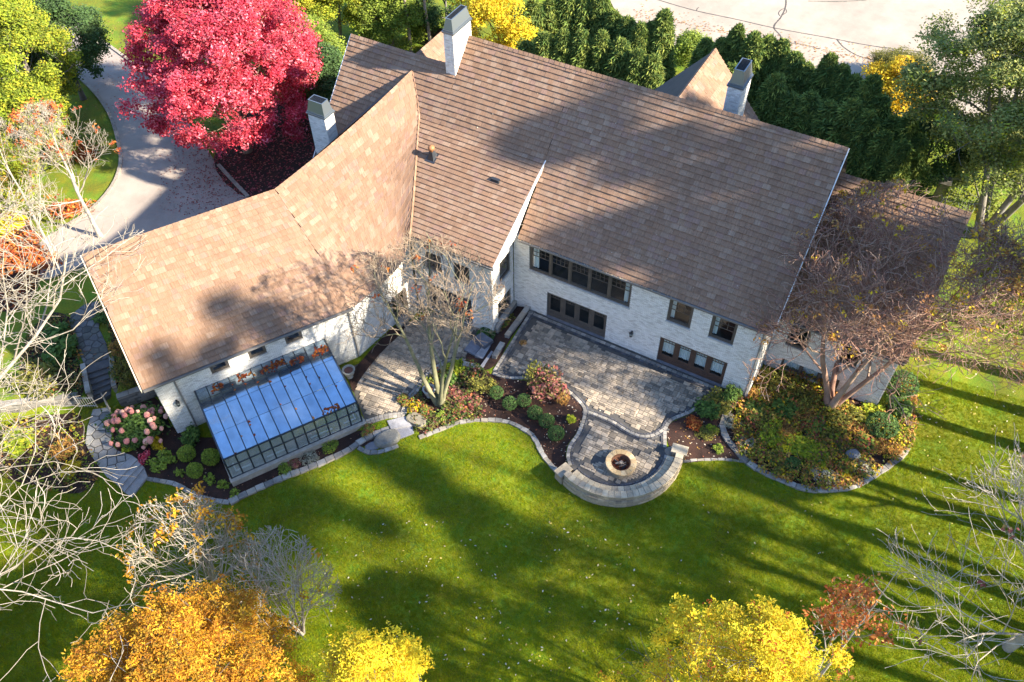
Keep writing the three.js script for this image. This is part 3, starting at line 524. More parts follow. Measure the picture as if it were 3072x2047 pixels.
// porch bay under the shallow slope
const bayF = fr(V(-6.9, 0, 2.6), 0), bayS = fr(V(-1.25, 0, 2.6), -Math.PI / 2);
wall(bayF, [[0, -0.7], [5.65, -0.7], [5.65, 5.8], [0, 5.8]], [[0.9, 4.1, -0.45, 1.75], [1.0, 2.1, 3.1, 4.6], [3.0, 4.1, 3.1, 4.6]], { label: 'front of the porch bay' });
opening('window', bayF, 1.0, 2.1, 3.1, 4.6); opening('window', bayF, 3.0, 4.1, 3.1, 4.6);
wall(bayS, [[0, -0.7], [2.56, -0.7], [2.56, 7.1], [0, 5.75]], [[0.6, 2.2, 0.15, 1.7], [0.9, 2.2, 3.2, 4.9]], { label: 'sunlit return wall of the porch bay' });
opening('window', bayS, 0.6, 2.2, 0.15, 1.7, { grid: null }); opening('window', bayS, 0.9, 2.2, 3.2, 4.9);
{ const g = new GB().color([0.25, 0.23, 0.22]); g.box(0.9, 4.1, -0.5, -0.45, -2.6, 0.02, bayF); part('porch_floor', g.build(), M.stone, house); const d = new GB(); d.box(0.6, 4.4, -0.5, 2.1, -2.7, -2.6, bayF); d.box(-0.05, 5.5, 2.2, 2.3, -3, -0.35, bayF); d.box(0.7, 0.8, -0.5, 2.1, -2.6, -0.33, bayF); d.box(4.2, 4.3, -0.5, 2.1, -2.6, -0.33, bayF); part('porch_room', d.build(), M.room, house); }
// garage wing walls
const wingHoles = [[3.08, 4.1, 2.74, 3.6], [5.28, 6.29, 2.74, 3.6], [7.47, 8.47, 2.74, 3.6]];
wall(wl, [[0, -1.1], [11.52, -1.1], [11.52, 4.15], [0, 4.15]], wingHoles, { label: 'white painted brick wall of the garage wing' });
wingHoles.forEach((h) => opening('window', wl, ...h, { grid: null, frame: 0.1, rec: 0.1 }));
{ const p = wl(11.52, 0, 0), q = V(-6.95, 0, 2.75), a = Math.atan2(q.z - p.z, q.x - p.x), L = Math.hypot(q.x - p.x, q.z - p.z); wall(fr(p, a), [[0, -1.1], [L, -1.1], [L, 5.9], [L * 0.72, 5.1], [L * 0.35, 4.5], [0, 4.15]], [[L * 0.6, L * 0.85, -0.4, 1.7]], { label: 'short wall between garage wing and porch' }); opening('door', fr(p, a), L * 0.6, L * 0.85, -0.4, 1.7, { grid: null, bottom: 1 }); }
{ const f = fr(wl(0, 0, 0), WA - Math.PI / 2); wall(fr(wl(0, 0, -10.6), WA + Math.PI / 2), [[0, -0.5], [10.6, -1.1], [10.6, 4.0], [5.4, 9.2], [0, 4.0]], [], { label: 'gable end of the garage wing' }); }
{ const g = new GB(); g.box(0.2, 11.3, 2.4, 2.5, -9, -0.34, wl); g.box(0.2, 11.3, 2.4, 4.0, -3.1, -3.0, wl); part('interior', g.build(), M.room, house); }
// grey side wing
const swF = fr(V(14.46, 0, -3.1), 0);
M.stucco = std({ color: new THREE.Color(0.5, 0.48, 0.44), map: grainTex, bumpMap: grainBump, bumpScale: 0.01 });
wall(swF, [[0, -0.8], [6.78, -0.8], [6.78, 4.25], [0, 4.25]], [[0.8, 1.95, 2.0, 4.05], [3.8, 4.85, 2.15, 4.05], [0.95, 4.4, -0.1, 0.75]], { label: 'shaded side wing wall behind the brown tree' });
opening('window', swF, 0.8, 1.95, 2.0, 4.05); opening('window', swF, 3.8, 4.85, 2.15, 4.05); opening('window', swF, 0.95, 4.4, -0.1, 0.75, { lights: 3, grid: null, curtain: () => [0, 1] });
wall(fr(V(21.24, 0, -3.1), -Math.PI / 2), [[0, -0.8], [12, -0.8], [12, 4.2], [6.2, 9.7], [0, 4.2]], [], { label: 'end wall of the side wing' });
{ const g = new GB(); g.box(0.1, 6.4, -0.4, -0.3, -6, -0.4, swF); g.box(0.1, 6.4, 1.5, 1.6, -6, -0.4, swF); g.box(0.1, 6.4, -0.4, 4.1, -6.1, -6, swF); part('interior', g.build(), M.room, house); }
const r7 = roofSlope(flat4(hf(14.46, 4.25, -2.85), hf(21.6, 4.25, -2.85), hf(21.6, 9.9, -9.4), hf(14.46, 9.9, -9.4)), 7.1, 8.7, {}, 'lower slope of the side wing');
roofSlope(flat4(hf(21.6, 4.25, -16), hf(14.46, 4.25, -16), hf(14.46, 9.9, -9.4), hf(21.6, 9.9, -9.4)), 7.1, 8.7, { plain: true }); ridgeCap([hf(14.5, 9.9, -9.4), hf(21.6, 9.9, -9.4)], r7);
// --- eaves, gutters, fascia, rake boards, downpipes
{
  const g = new GB(), bar = (a, b, w, h) => { const d = V().subVectors(b, a).normalize(), s = V(-d.z, 0, d.x).normalize(), q = (p, i, j) => p.clone().addScaledVector(s, i * w / 2).add(V(0, j * h / 2, 0)); g.hexa([q(a, -1, -1), q(b, -1, -1), q(b, 1, -1), q(a, 1, -1)], [q(a, -1, 1), q(b, -1, 1), q(b, 1, 1), q(a, 1, 1)]); };
  bar(hf(-0.75, EY - 0.07, EV + 0.06), hf(UR, EY - 0.07, EV + 0.06), 0.13, 0.13);
  bar(wl(-0.5, 3.9, 0.38), wl(11.65, 3.9, 0.38), 0.13, 0.13); bar(hf(-6.4, SHY - 0.1, SHV + 0.05), hf(-0.85, SHY - 0.1, SHV + 0.05), 0.12, 0.12); bar(hf(14.5, 4.15, -2.78), hf(21.5, 4.15, -2.78), 0.12, 0.12);
  part('gutter', g.build(), std({ color: new THREE.Color(0.16, 0.15, 0.14), roughness: 0.5 }), house);
  const f = new GB(), rake = (a, b, th, dn) => { const q = (p, k, y) => p.clone().add(V(k, y, 0)); f.hexa([q(a, 0, -dn), q(b, 0, -dn), q(b, th, -dn), q(a, th, -dn)].reverse(), [q(a, 0, 0.04), q(b, 0, 0.04), q(b, th, 0.04), q(a, th, 0.04)].reverse()); };
  rake(hf(SHU + .01, SHY, SHV), hf(-0.79, KY, KV), 0.06, 0.2); rake(hf(UR + .005, EY, EV), hf(UR + .005, RY, RV), 0.05, 0.2); rake(hf(-16.06, EY, EV), hf(-16.06, LY, LV), 0.05, 0.22);
  part('rake_board', f.build(), M.whiteTrim, house);
  const w = new GB(), a = wl(-0.56, 4.0, 0.32), b = wl(-0.56, 9.39, -5.2), e = V().subVectors(wl(-0.62, 0, 0), wl(-0.56, 0, 0)); const dn = V(0, -0.22, 0), u = V(0, 0.04, 0);
  w.hexa([a.clone().add(dn), b.clone().add(dn), b.clone().add(dn).add(e), a.clone().add(dn).add(e)], [a.clone().add(u), b.clone().add(u), b.clone().add(u).add(e), a.clone().add(u).add(e)]); part('rake_board', w.build(), std({ color: new THREE.Color(0.5, 0.42, 0.33) }), house);
  const sw = new GB(); sw.quad(hf(-0.84, KY - 0.02, KV), hf(SHU - .04, SHY - 0.02, SHV), hf(SHU - .04, SHY - .25, SHV - .2), hf(-0.98, EY - 0.1, EV - 0.1)); part('cheek', sw.build(), M.whiteTrim, house);
  const pipe = (L, r = 0.05) => { const t = new GB().color([0.3, 0.28, 0.25]); t.tube(L, L.map(() => r), 8); part('downpipe', t.build(), M.brick, house); };
  pipe([wl(11.3, 3.85, 0.36), wl(11.4, 3.5, 0.08), wl(11.42, -0.6, 0.08)]); pipe([wl(1.1, 3.85, 0.36), wl(1.1, 3.5, 0.08), wl(1.1, -0.9, 0.08)]); pipe([hf(14.3, 5.8, 0.2), hf(14.3, 5.4, 0.08), hf(14.3, -0.3, 0.08)]);
}
// --- wall lanterns
function lantern(f, u, y) {
  const w = new THREE.Group(); w.name = 'wall_lantern'; house.add(w); const at = (a, b, c) => f(u + a, y + b, c);
  const g = new GB(); g.box(-0.05, 0.05, 0.12, 0.42, 0, 0.03, at); g.tube([at(0, 0.36, 0.02), at(0, 0.47, 0.1), at(0, 0.44, 0.17)], [0.016, 0.016, 0.016], 6); part('bracket', g.build(), M.iron, w);
  const b = new GB(), ring = (r, h) => Array.from({ length: 6 }, (_, k) => at(r * Math.cos(k * Math.PI / 3), h, 0.17 + r * Math.sin(k * Math.PI / 3))); const loft = (A, B) => { for (let k = 0; k < 6; k++) b.quad(A[k], A[(k + 1) % 6], B[(k + 1) % 6], B[k]); };
  loft(ring(0.03, 0.45), ring(0.125, 0.34)); loft(ring(0.125, 0.34), ring(0.115, 0.31)); loft(ring(0.07, 0.0), ring(0.02, -0.05)); for (let k = 0; k < 6; k++) { const A = ring(0.115, 0.31)[k], B = ring(0.07, 0)[k]; b.tube([A, B], [0.01, 0.01], 5); } part('cage', b.build(), M.iron, w);
  const p = new GB(), A = ring(0.105, 0.31), B = ring(0.062, 0); for (let k = 0; k < 6; k++) p.quad(A[k], A[(k + 1) % 6], B[(k + 1) % 6], B[k]); part('glass', p.build(), M.pane, w);
}
lantern(hf, 6.92, 1.3); lantern(wl, 0.75, 1.5);
{ const p = wl(11.52, 0, 0), q = V(-6.95, 0, 2.75); lantern(fr(p, Math.atan2(q.z - p.z, q.x - p.x)), 3.0, 1.3); }
// --- chimneys
function chimney(u0, u1, v1, v0, y0, yb, yt, label) {
  const c = new THREE.Group(); c.name = 'chimney'; c.userData.label = label; house.add(c);
  const faces = [[fr(V(u0, 0, v1), 0), u1 - u0], [fr(V(u1, 0, v1), -Math.PI / 2), v1 - v0], [fr(V(u1, 0, v0), Math.PI), u1 - u0], [fr(V(u0, 0, v0), Math.PI / 2), v1 - v0]];
  const sh = new GB().color([0.66, 0.64, 0.58]); sh.box(u0 + .01, u1 - .01, y0, yb, v0 + .01, v1 - .01); const s = part('stack', sh.build(), M.brick, c);
  const m = new THREE.Matrix4(), mats = []; for (const [f, L] of faces) { const X = V().subVectors(f(1, 0, 0), f(0, 0, 0)), Zd = V().subVectors(f(0, 0, 1), f(0, 0, 0)); let r = 0; for (let y = y0 + 0.04; y < yb - 0.03; y += 0.08, r++) for (let u = -(r % 2) * 0.12; u < L; u += 0.24) { const a = Math.max(0, u), b = Math.min(L, u + 0.24); if (b - a < 0.03) continue; const d = 0.03 + rr(0, 0.012); m.makeBasis(X.clone().multiplyScalar(b - a - 0.015), V(0, 0.066, 0), Zd.clone().multiplyScalar(d)); m.setPosition(f((a + b) / 2, y, d / 2 - 0.012)); mats.push(m.clone()); } }
  const im = new THREE.InstancedMesh(brickGeo, M.brickInst, mats.length); im.name = 'bricks'; im.userData.kind = 'stuff'; mats.forEach((q, i) => { im.setMatrixAt(i, q); const k = rr(0.9, 1.04), t = pick(brickTones); im.setColorAt(i, new THREE.Color().setRGB(t[0] * k, t[1] * k, t[2] * k)); }); im.castShadow = im.receiveShadow = true; c.add(im);
  const h = new GB(), o = 0.08, k = 0.14, R = (e, y) => [V(u0 - e, y, v0 - e), V(u1 + e, y, v0 - e), V(u1 + e, y, v1 + e), V(u0 - e, y, v1 + e)];
  h.hexa(R(o, yb + .002), R(o, yb + 0.1)); h.hexa(R(o - 0.05, yb + 0.1), R(o - 0.05, yb + 0.2)); const A = R(0, yb + 0.2), B = R(-k, yt); for (let i = 0; i < 4; i++) { const j = (i + 1) % 4; h.quad(A[i], B[i], B[j], A[j]); } const C = R(-k + 0.03, yt + 0.02), D = R(-k - 0.03, yt + 0.02); for (let i = 0; i < 4; i++) { const j = (i + 1) % 4; h.quad(C[i], C[j], D[j], D[i]); } part('hood', h.build(), M.capMetal, c);
  const g = new GB(), n = 7; for (let i = 0; i <= n; i++) { const x = lerp(u0 + k + .04, u1 - k - .04, i / n); g.box(x - 0.008, x + 0.008, yt - 0.03, yt - 0.01, v0 + k, v1 - k); } for (let i = 0; i <= n * 2; i++) { const z = lerp(v0 + k + .04, v1 - k - .04, i / n / 2); g.box(u0 + k, u1 - k, yt - 0.012, yt - 0.002, z - 0.008, z + 0.008); } part('spark_guard', g.build(), M.iron, c);
  const d = new GB(); d.box(u0 + k, u1 - k, yb + 0.2, yb + 0.25, v0 + k, v1 - k); part('flue_top', d.build(), M.dark, c);
}
chimney(-8.72, -8.06, -5.2, -7.15, 10.5, 14.25, 15.1, 'tall white chimney rising through the ridge');
chimney(-15.38, -14.1, 0.3, -0.55, 6, 9.85, 10.78, 'white chimney behind the garage wing ridge');
chimney(7.45, 8.26, -8.9, -10.4, 8, 13.6, 14.6, 'white chimney beside the rear gable');
{ const g = new GB().color([0.55, 0.55, 0.55]); g.box(0.1, 1.1, 5, 10.2, -10.3, -9.3, hf); part('vent_stack', g.build(), M.brick, house); }
// --- roof vents
{
  const y1 = 7.9, p = hf(-7.55, lerp(SHY, KY, (SHV + 1.35) / (SHV - KV)), -1.3), g = new GB().color([0.05, 0.05, 0.055]), k = new THREE.Group(); k.name = 'roof_vent'; k.position.copy(p); house.add(k);
  const R = (e, y, s = 0) => [V(-e, y + s * e, -e), V(e, y + s * e, -e), V(e, y - s * e, e), V(-e, y - s * e, e)]; g.hexa(R(0.33, -0.02, 0.55), R(0.33, 0.03, 0.55)); g.hexa(R(0.24, 0.02, 0.55), R(0.12, 0.42)); part('flashing', g.build(), M.steel, k);
  const c = new THREE.LatheGeometry([[0.001, 0.42], [0.1, 0.42], [0.1, 0.55], [0.2, 0.6], [0.21, 0.72], [0.14, 0.82], [0.001, 0.86]].map(([a, b]) => new THREE.Vector2(a, b)), 14); part('cowl', c, M.copper, k);
  const v2 = new THREE.Group(); v2.name = 'roof_vent'; const q = hf(-3.1, lerp(SHY, KY, (SHV + 1.2) / (SHV - KV)), -1.2); v2.position.copy(q); house.add(v2); const b = new GB(); b.box(-0.3, 0.3, -0.05, 0.06, -0.2, 0.1); b.box(-0.26, 0.26, 0.06, 0.2, -0.15, 0.06); part('hood', b.build(), M.steel, v2);
}
// ---------------------------------------------------------------- lean-to greenhouse
{
  const gh = thing('greenhouse', 'dark-framed glass lean-to greenhouse against the garage wing', 'greenhouse', ww(0, 0, 0), -(WA + Math.PI / 6));
  const U0g = 1.84, U1g = 9.62, n = 12, top = 2.03, ev = 4.72, ey = 1.3, bv = 5.02, by = -0.42, gr = -1.0;
  const roofY = (v) => lerp(top, ey, v / ev), fY = (t) => V(0, lerp(ey, by, t), lerp(ev, bv - 0.1, t));
  const bar = (g, a, b, w, h) => { const d = V().subVectors(b, a).normalize(), s = V().crossVectors(d, Math.abs(d.y) > 0.9 ? V(1, 0, 0) : V(0, 1, 0)).normalize(), t = V().crossVectors(s, d).normalize(), q = (p, i, j) => p.clone().addScaledVector(s, i * w / 2).addScaledVector(t, j * h / 2); g.hexa([q(a, -1, -1), q(b, -1, -1), q(b, 1, -1), q(a, 1, -1)], [q(a, -1, 1), q(b, -1, 1), q(b, 1, 1), q(a, 1, 1)]); return g; };
  const base = new GB(); const bt = lin(0xb5ad9f);
  base.color(bt).box(U0g - 0.12, U1g + 0.15, gr, by, bv - 0.16, bv + 0.1); base.box(U0g - 0.12, U0g + 0.1, gr, by, 0.03, bv - 0.161); base.box(U1g - 0.07, U1g + 0.15, gr, by, 0.03, bv - 0.161); part('base_wall', base.build(), M.stone, gh);
  const cap = new GB().color(bt); cap.box(U0g - 0.15, U1g + 0.18, by + .002, by + 0.05, bv - 0.2, bv + 0.16); part('base_coping', cap.build(), M.stone, gh);
  const fl = new GB().color(lin(0xa8a298)); fl.box(U0g, U1g, gr, -0.88, 0.05, bv - 0.2); part('floor', fl.build(), M.stone, gh);
  const W = (U1g - U0g) / n, X = (i) => U0g + i * W;
  for (let i = 0; i <= n; i++) { const e = i === 0 || i === n, g = new GB(); bar(g, V(X(i), top + 0.01, 0.05), V(X(i), ey + 0.01, ev), e ? 0.09 : 0.055, 0.09); part('rafter', g.build(), M.steel, gh); const m = new GB(); const a = fY(0), b = fY(1); bar(m, V(X(i), a.y - .05, a.z), V(X(i), b.y + .05, b.z), e ? 0.1 : 0.06, 0.08); part('mullion', m.build(), M.steel, gh); }
  for (const [v, w] of [[0.06, 0.12], [0.8, 0.05], [1.55, 0.05], [ev, 0.12]]) { const g = new GB(); bar(g, V(U0g - 0.04, roofY(v) - 0.03, v), V(U1g + 0.04, roofY(v) - 0.03, v), w, 0.07); part('purlin', g.build(), M.steel, gh); }
  for (const t of [0.42, 0.97]) { const p = fY(t), g = new GB(); bar(g, V(U0g, p.y, p.z), V(U1g, p.y, p.z), 0.07, 0.06); part('transom', g.build(), M.steel, gh); }
  for (let i = 0; i < n; i++) {
    const a = X(i) + 0.03, b = X(i + 1) - 0.03, g = new GB(), z = [0.1, 0.78, 0.82, 1.53, 1.57, ev - 0.02];
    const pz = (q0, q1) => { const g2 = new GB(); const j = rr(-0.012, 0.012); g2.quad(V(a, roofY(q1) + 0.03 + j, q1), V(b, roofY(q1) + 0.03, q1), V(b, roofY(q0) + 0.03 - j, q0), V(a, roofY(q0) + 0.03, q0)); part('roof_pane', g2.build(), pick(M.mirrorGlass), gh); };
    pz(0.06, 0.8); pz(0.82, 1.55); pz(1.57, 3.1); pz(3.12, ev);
    for (const [t0, t1] of [[0.03, 0.41], [0.44, 0.96]]) { const p = fY(t0), q = fY(t1), g3 = new GB(); g3.quad(V(a, q.y, q.z), V(b, q.y, q.z), V(b, p.y, p.z), V(a, p.y, p.z)); part('front_pane', g3.build(), M.frontGlass, gh); }
  }
  for (const [u, s] of [[U0g - 0.02, 0], [U1g + 0.02, 1]]) for (let k = 0; k < 4; k++) {
    const a = lerp(0.06, bv - 0.12, k / 4), b = lerp(0.06, bv - 0.12, (k + 1) / 4), g = new GB(); const yt = (v) => v <= ev ? roofY(v) - 0.06 : lerp(ey, by, (v - ev) / (bv - 0.1 - ev)); g.quad(V(u, by, a + .03), V(u, by, b - .03), V(u, yt(b) - .02, b - .03), V(u, yt(a) - .02, a + .03)); part('side_pane', g.build(), M.pane, gh); const m = new GB(); bar(m, V(u, by, b), V(u, yt(Math.min(b, ev - 0.02)), b), 0.06, 0.06); part('post', m.build(), M.steel, gh);
  }
  // white pipework and staging inside
  const pp = new GB().color([0.75, 0.76, 0.76]); const loop = (a, b) => pp.tube([V(a, -0.2, bv - 0.9), V(a, -0.2, bv - 0.35), V(b, -0.2, bv - 0.35)], [0.05, 0.05, 0.05], 6); loop(U0g + 0.35, U0g + 1.3); loop(U1g - 0.3, U1g - 1.0); for (const [a, b] of [[4, 5.1], [6.6, 7.9]]) pp.tube([V(a, -0.2, bv - 0.35), V(b, -0.2, bv - 0.35)], [0.05, 0.05], 6); part('heating_pipe', pp.build(), M.brick, gh);
  const st = new GB().color([0.16, 0.11, 0.08]); st.box(2.6, 9, -0.12, -0.06, 1.9, 2.9); part('bench', st.build(), M.bark, gh);
  rnd = RNG(44);
  const lf = []; for (let i = 0; i < 260; i++) { const c = pick([[2.9, 0.3], [4.6, .35], [5.9, .5], [6.6, 0.4], [7.6, 0.7], [8.9, 0.75], [9.2, 0.6]]), k = rnd() < 0.12; const u = k ? rr(7.6, 8.6) : c[0] + rr(-0.35, 0.45), v = k ? ev - rr(0, 0.35) : clamp(c[1] + rr(-0.25, 0.5) * rnd(), 0.1, 2); lf.push([u, v]); }
  for (let i = 0; i < 22; i++) lf.push([X(Math.floor(rr(1, n))) + 0.05, rr(0.3, ev)]);
  gh.userData.leafSpots = undefined;
  const pl = new THREE.InstancedMesh(leafQuad(0.1), LEAF, lf.length); pl.name = numbered('fallen_leaves'); pl.userData = { kind: 'stuff', label: 'orange fallen leaves lying on the glass lean-to roof', category: 'fallen leaves' };
  lf.forEach(([u, v], i) => { const w = ww(u, roofY(v) + 0.05, v); pl.setMatrixAt(i, new THREE.Matrix4().compose(w, new THREE.Quaternion().setFromEuler(new THREE.Euler(rr(-.3, .3), rr(0, 6), rr(-.3, .3))), V(1, 1, 1).multiplyScalar(rr(0.7, 1.4)))); pl.setColorAt(i, lin(pick([0xb5561a, 0x9c3f12, 0xc77a22, 0x7a3512]))); }); scene.add(pl);
}
function leafQuad(s) { const g = new GB(); const a = V(0, 0, -s), b = V(s * 0.55, s * 0.12, 0), c = V(0, 0, s), d = V(-s * 0.55, s * 0.12, 0); g.tri(a, c, b); g.tri(a, d, c); const q = g.build(); q.deleteAttribute('color'); return q; }

// ---------------------------------------------------------------- fire pit and seat wall
const sandTones = [0xb9a98e, 0xc4b396, 0xaa9c86, 0xcabb9f].map(lin);
function ringStones(parent, cx, cz, r0, r1, y0, y1, n, a0, a1, tones, name, rough = 0) {
  for (let i = 0; i < n; i++) { const t0 = lerp(a0, a1, i / n), t1 = lerp(a0, a1, (i + 0.975) / n), tm = (t0 + t1) / 2, j = rr(-rough, rough), q = (r, t) => V(cx + r * Math.cos(t), 0, cz + r * Math.sin(t)); const g = new GB().color(pick(tones).clone().multiplyScalar(rr(0.85, 1.05))); g.prism([q(r0, t0), q(r0, tm), q(r0, t1), q(r1 + j, t1), q(r1 + j, tm), q(r1 + j, t0)], y0, y1 + rr(-.003, .003)); part(name, g.build(), M.stone, parent); }
}
rnd = RNG(61);
{
  const f = thing('fire_pit', 'round stone fire pit with a pale ring of coping stones', 'fire pit', V(FIRE.x, 0, FIRE.z));
  ringStones(f, 0, 0, 0.52, 0.78, 0, 0.38, 14, 0, Math.PI * 2, sandTones, 'wall_stone'); ringStones(f, 0, 0, 0.54, 0.85, 0.382, 0.45, 16, 0.1, Math.PI * 2 + 0.1, [lin(0xd8b888), lin(0xccac7c), lin(0xe0c498)], 'coping_stone');
  part('liner', new THREE.LatheGeometry([[0.001, 0.1], [0.5, 0.1], [0.5, 0.44], [0.535, 0.44], [0.535, 0.05]].map(([a, b]) => new THREE.Vector2(a, b)), 28), std({ color: new THREE.Color(0.12, 0.05, 0.025), side: THREE.DoubleSide }), f);
  for (let i = 0; i < 9; i++) { const t = rr(0, 6.3), r = rr(0, 0.16), d = V(Math.cos(t), rr(-.15, .35), Math.sin(t)).multiplyScalar(rr(0.16, 0.27)), c = V(rr(-r, r) * 1.5, 0.22 + rr(0, 0.12), rr(-r, r) * 1.5 + 0.05), g = new GB().color(pick([[0.42, 0.38, 0.32], [0.3, 0.26, 0.22], [0.06, 0.05, 0.05]])); g.tube([c.clone().sub(d), c, c.clone().add(d)], [0.035, 0.045, 0.03], 7); part('log', g.build(), M.bark, f); }
  const L = new THREE.InstancedMesh(leafQuad(0.05), LEAF, 120); L.name = 'leaf_litter'; L.userData.kind = 'stuff'; for (let i = 0; i < 120; i++) { const t = rr(0, 6.3), r = Math.sqrt(rnd()) * 0.46; L.setMatrixAt(i, new THREE.Matrix4().compose(V(r * Math.cos(t), 0.13 + rr(0, .08), r * Math.sin(t)), new THREE.Quaternion().setFromEuler(new THREE.Euler(rr(-.6, .6), rr(0, 6), rr(-.6, .6))), V(1, 1, 1).multiplyScalar(rr(0.7, 1.3)))); L.setColorAt(i, lin(pick([0x8a3a18, 0xa8642c, 0x5a2a15, 0x6b1f1c]))); } f.add(L);
  const w = thing('seat_wall', 'curved stone seat wall wrapping the fire pit', 'garden wall', V(WCX, 0, WCZ));
  const a0 = WT0 + 0.05, a1 = WT1 - 0.04;
  ringStones(w, 0, 0, 2.96, 3.36, 0, 0.22, 20, a0, a1, sandTones, 'seat_stone');
  ringStones(w, 0, 0, 3.4, 3.83, 0.40, 0.48, 24, a0 - .04, a1 + .04, sandTones, 'cap_stone');
  for (let k = 0; k < 7; k++) ringStones(w, 0, 0, 3.44, k < 5 ? 3.86 : 3.77, -0.75 + k * 0.164, -0.75 + (k + 1) * 0.164 - 0.008, 26, a0 - 0.02 + (k % 2) * 0.02, a1 + 0.02 + (k % 2) * 0.01, sandTones, 'wall_stone', 0.012);
  for (const [t, s] of [[a0, 1], [a1, -1]]) { const c = V(Math.cos(t) * 3.55, 0, Math.sin(t) * 3.55), d = V(Math.cos(t), 0, Math.sin(t)), e = V(-d.z, 0, d.x).multiplyScalar(-s); const q = (i, j, k = 0.27) => c.clone().addScaledVector(d, i * k * 1.35).addScaledVector(e, j * k + 0.42); const g = new GB().color(pick(sandTones)); g.prism([q(-1, -1), q(1, -1), q(1, 1), q(-1, 1)], -0.7, s > 0 ? 0.42 : 0.2); part('end_pier', g.build(), M.stone, w); const h = new GB().color(pick(sandTones)); h.prism([q(-1.1, -1, .3), q(1.1, -1, .3), q(1.1, 1, .3), q(-1.1, 1, .3)], s > 0 ? 0.422 : 0.202, s > 0 ? 0.5 : 0.28); part('pier_cap', h.build(), M.stone, w); }
}
// ---------------------------------------------------------------- edging stones between lawn and beds
const edgeTones = [0xa9a49c, 0x99948c, 0xb4aea3, 0x8b8780, 0xaaa090].map(lin);
function edging(L, label, w = 0.26, len = 0.42, hgt = 0.1) {
  const c = new THREE.CatmullRomCurve3(gp(L).map((p) => V(p.x, 0, p.z)), false, 'centripetal'), n = Math.round(c.getLength() / len), t = thing('stone_edging', label, 'edging');
  for (let i = 0; i < n; i++) { const a = c.getPointAt(i / n), b = c.getPointAt((i + 0.96) / n), ta = c.getTangentAt(i / n), tb = c.getTangentAt(Math.min(1, (i + 0.96) / n)), sa = V(-ta.z, 0, ta.x), sb = V(-tb.z, 0, tb.x), j = () => rr(-0.03, 0.03); const y = groundH((a.x + b.x) / 2, (a.z + b.z) / 2); const g = new GB().color(pick(edgeTones).clone().multiplyScalar(rr(0.75, 1.05))); g.prism([a.clone().addScaledVector(sa, -w / 2 + j()), b.clone().addScaledVector(sb, -w / 2 + j()), b.clone().addScaledVector(sb, w / 2 + j()), a.clone().addScaledVector(sa, w / 2 + j())], y - 0.1, y + hgt + rr(-0.02, 0.02)); part('stone', g.build(), M.stone, t); }
}
rnd = RNG(71);
edging([[440, 1438], [490, 1446], [530, 1457], [600, 1492], [640, 1502], [690, 1510]], 'stone edging from the lower steps to the corner of the greenhouse');
edging([[690, 1510], [749, 1479], [860, 1432], [965, 1391], [1048, 1351], [1097, 1318], [1170, 1290]], 'long straight stone edging in front of the greenhouse', 0.36, 0.5, 0.16);
edging([[1075, 1345], [1110, 1360], [1150, 1355], [1195, 1338]], 'short curved stone edging under the flat boulder');
edging([[1257, 1315], [1307, 1295], [1354, 1277], [1374, 1269], [1415, 1263], [1456, 1262], [1517, 1266], [1538, 1273], [1578, 1294], [1599, 1310], [1625, 1360], [1655, 1400], [1692, 1438]], 'curving stone edging between lawn and bed leading to the seat wall');
edging([[2224, 1176], [2200, 1211], [2167, 1269], [2178, 1316], [2205, 1349], [2238, 1385], [2288, 1418], [2357, 1448], [2412, 1468], [2481, 1473], [2564, 1459], [2647, 1412], [2702, 1371], [2727, 1338]], 'broad stone edging round the bed of the brown tree', 0.34, 0.55, 0.13);
edging([[2030, 1388], [2100, 1381], [2170, 1379], [2240, 1388]], 'thin stone edging beside the seat wall and the tree bed', 0.16, 0.4, 0.05);
// ---------------------------------------------------------------- slab steps, boulders
const slate = [0x8f8f98, 0x9b9aa0, 0x85868f, 0xa3a1a3].map(lin);
function slabs(name, label, list, group) { const t = thing(name, label, 'steps'); for (const [L, y0, y1, col] of list) { const g = new GB().color((col ? lin(col) : pick(slate)).clone().multiplyScalar(rr(0.9, 1.05))); g.prism(P2(L, y1), y0, y1); part('tread', g.build(), M.stone, t); } return t; }
slabs('stone_steps', 'broad slate slab steps from terrace down to lawn', [[[[1160, 1262], [1217, 1248], [1232, 1272], [1236, 1276], [1172, 1288]], -1, TH + 0.02], [[[1172, 1288], [1237, 1276], [1242, 1300], [1196, 1318], [1178, 1300]], -1, TH - 0.12], [[[1190, 1312], [1243, 1292], [1259, 1316], [1197, 1340]], -1.1, TH - 0.26]]);
slabs('stone_steps', 'slate slab steps climbing from terrace to patio beside the porch', [[[[1420, 1012], [1446, 996], [1480, 1020], [1452, 1040]], -0.8, 0.0, 0x77787f], [[[1392, 1048], [1425, 1008], [1452, 1030], [1424, 1066]], -0.8, TH + 0.13], [[[1424, 1066], [1456, 1028], [1492, 1048], [1458, 1082]], -0.8, TH + 0.27], [[[1440, 1098], [1474, 1052], [1500, 1066], [1478, 1110], [1470, 1120]], -0.8, TH + 0.42]]);
slabs('stone_steps', 'pale weathered slab steps at the foot of the lower path', [[[[322, 1432], [395, 1366], [412, 1378], [345, 1448]], -1.2, -0.48, 0xa8a5a2], [[[345, 1448], [410, 1380], [422, 1392], [358, 1462]], -1.2, -0.58, 0xa8a5a2], [[[356, 1460], [422, 1392], [432, 1402], [372, 1476]], -1.2, -0.68, 0xa39f9b], [[[370, 1474], [432, 1404], [442, 1430], [394, 1492]], -1.2, -0.78, 0xa09c98]]);
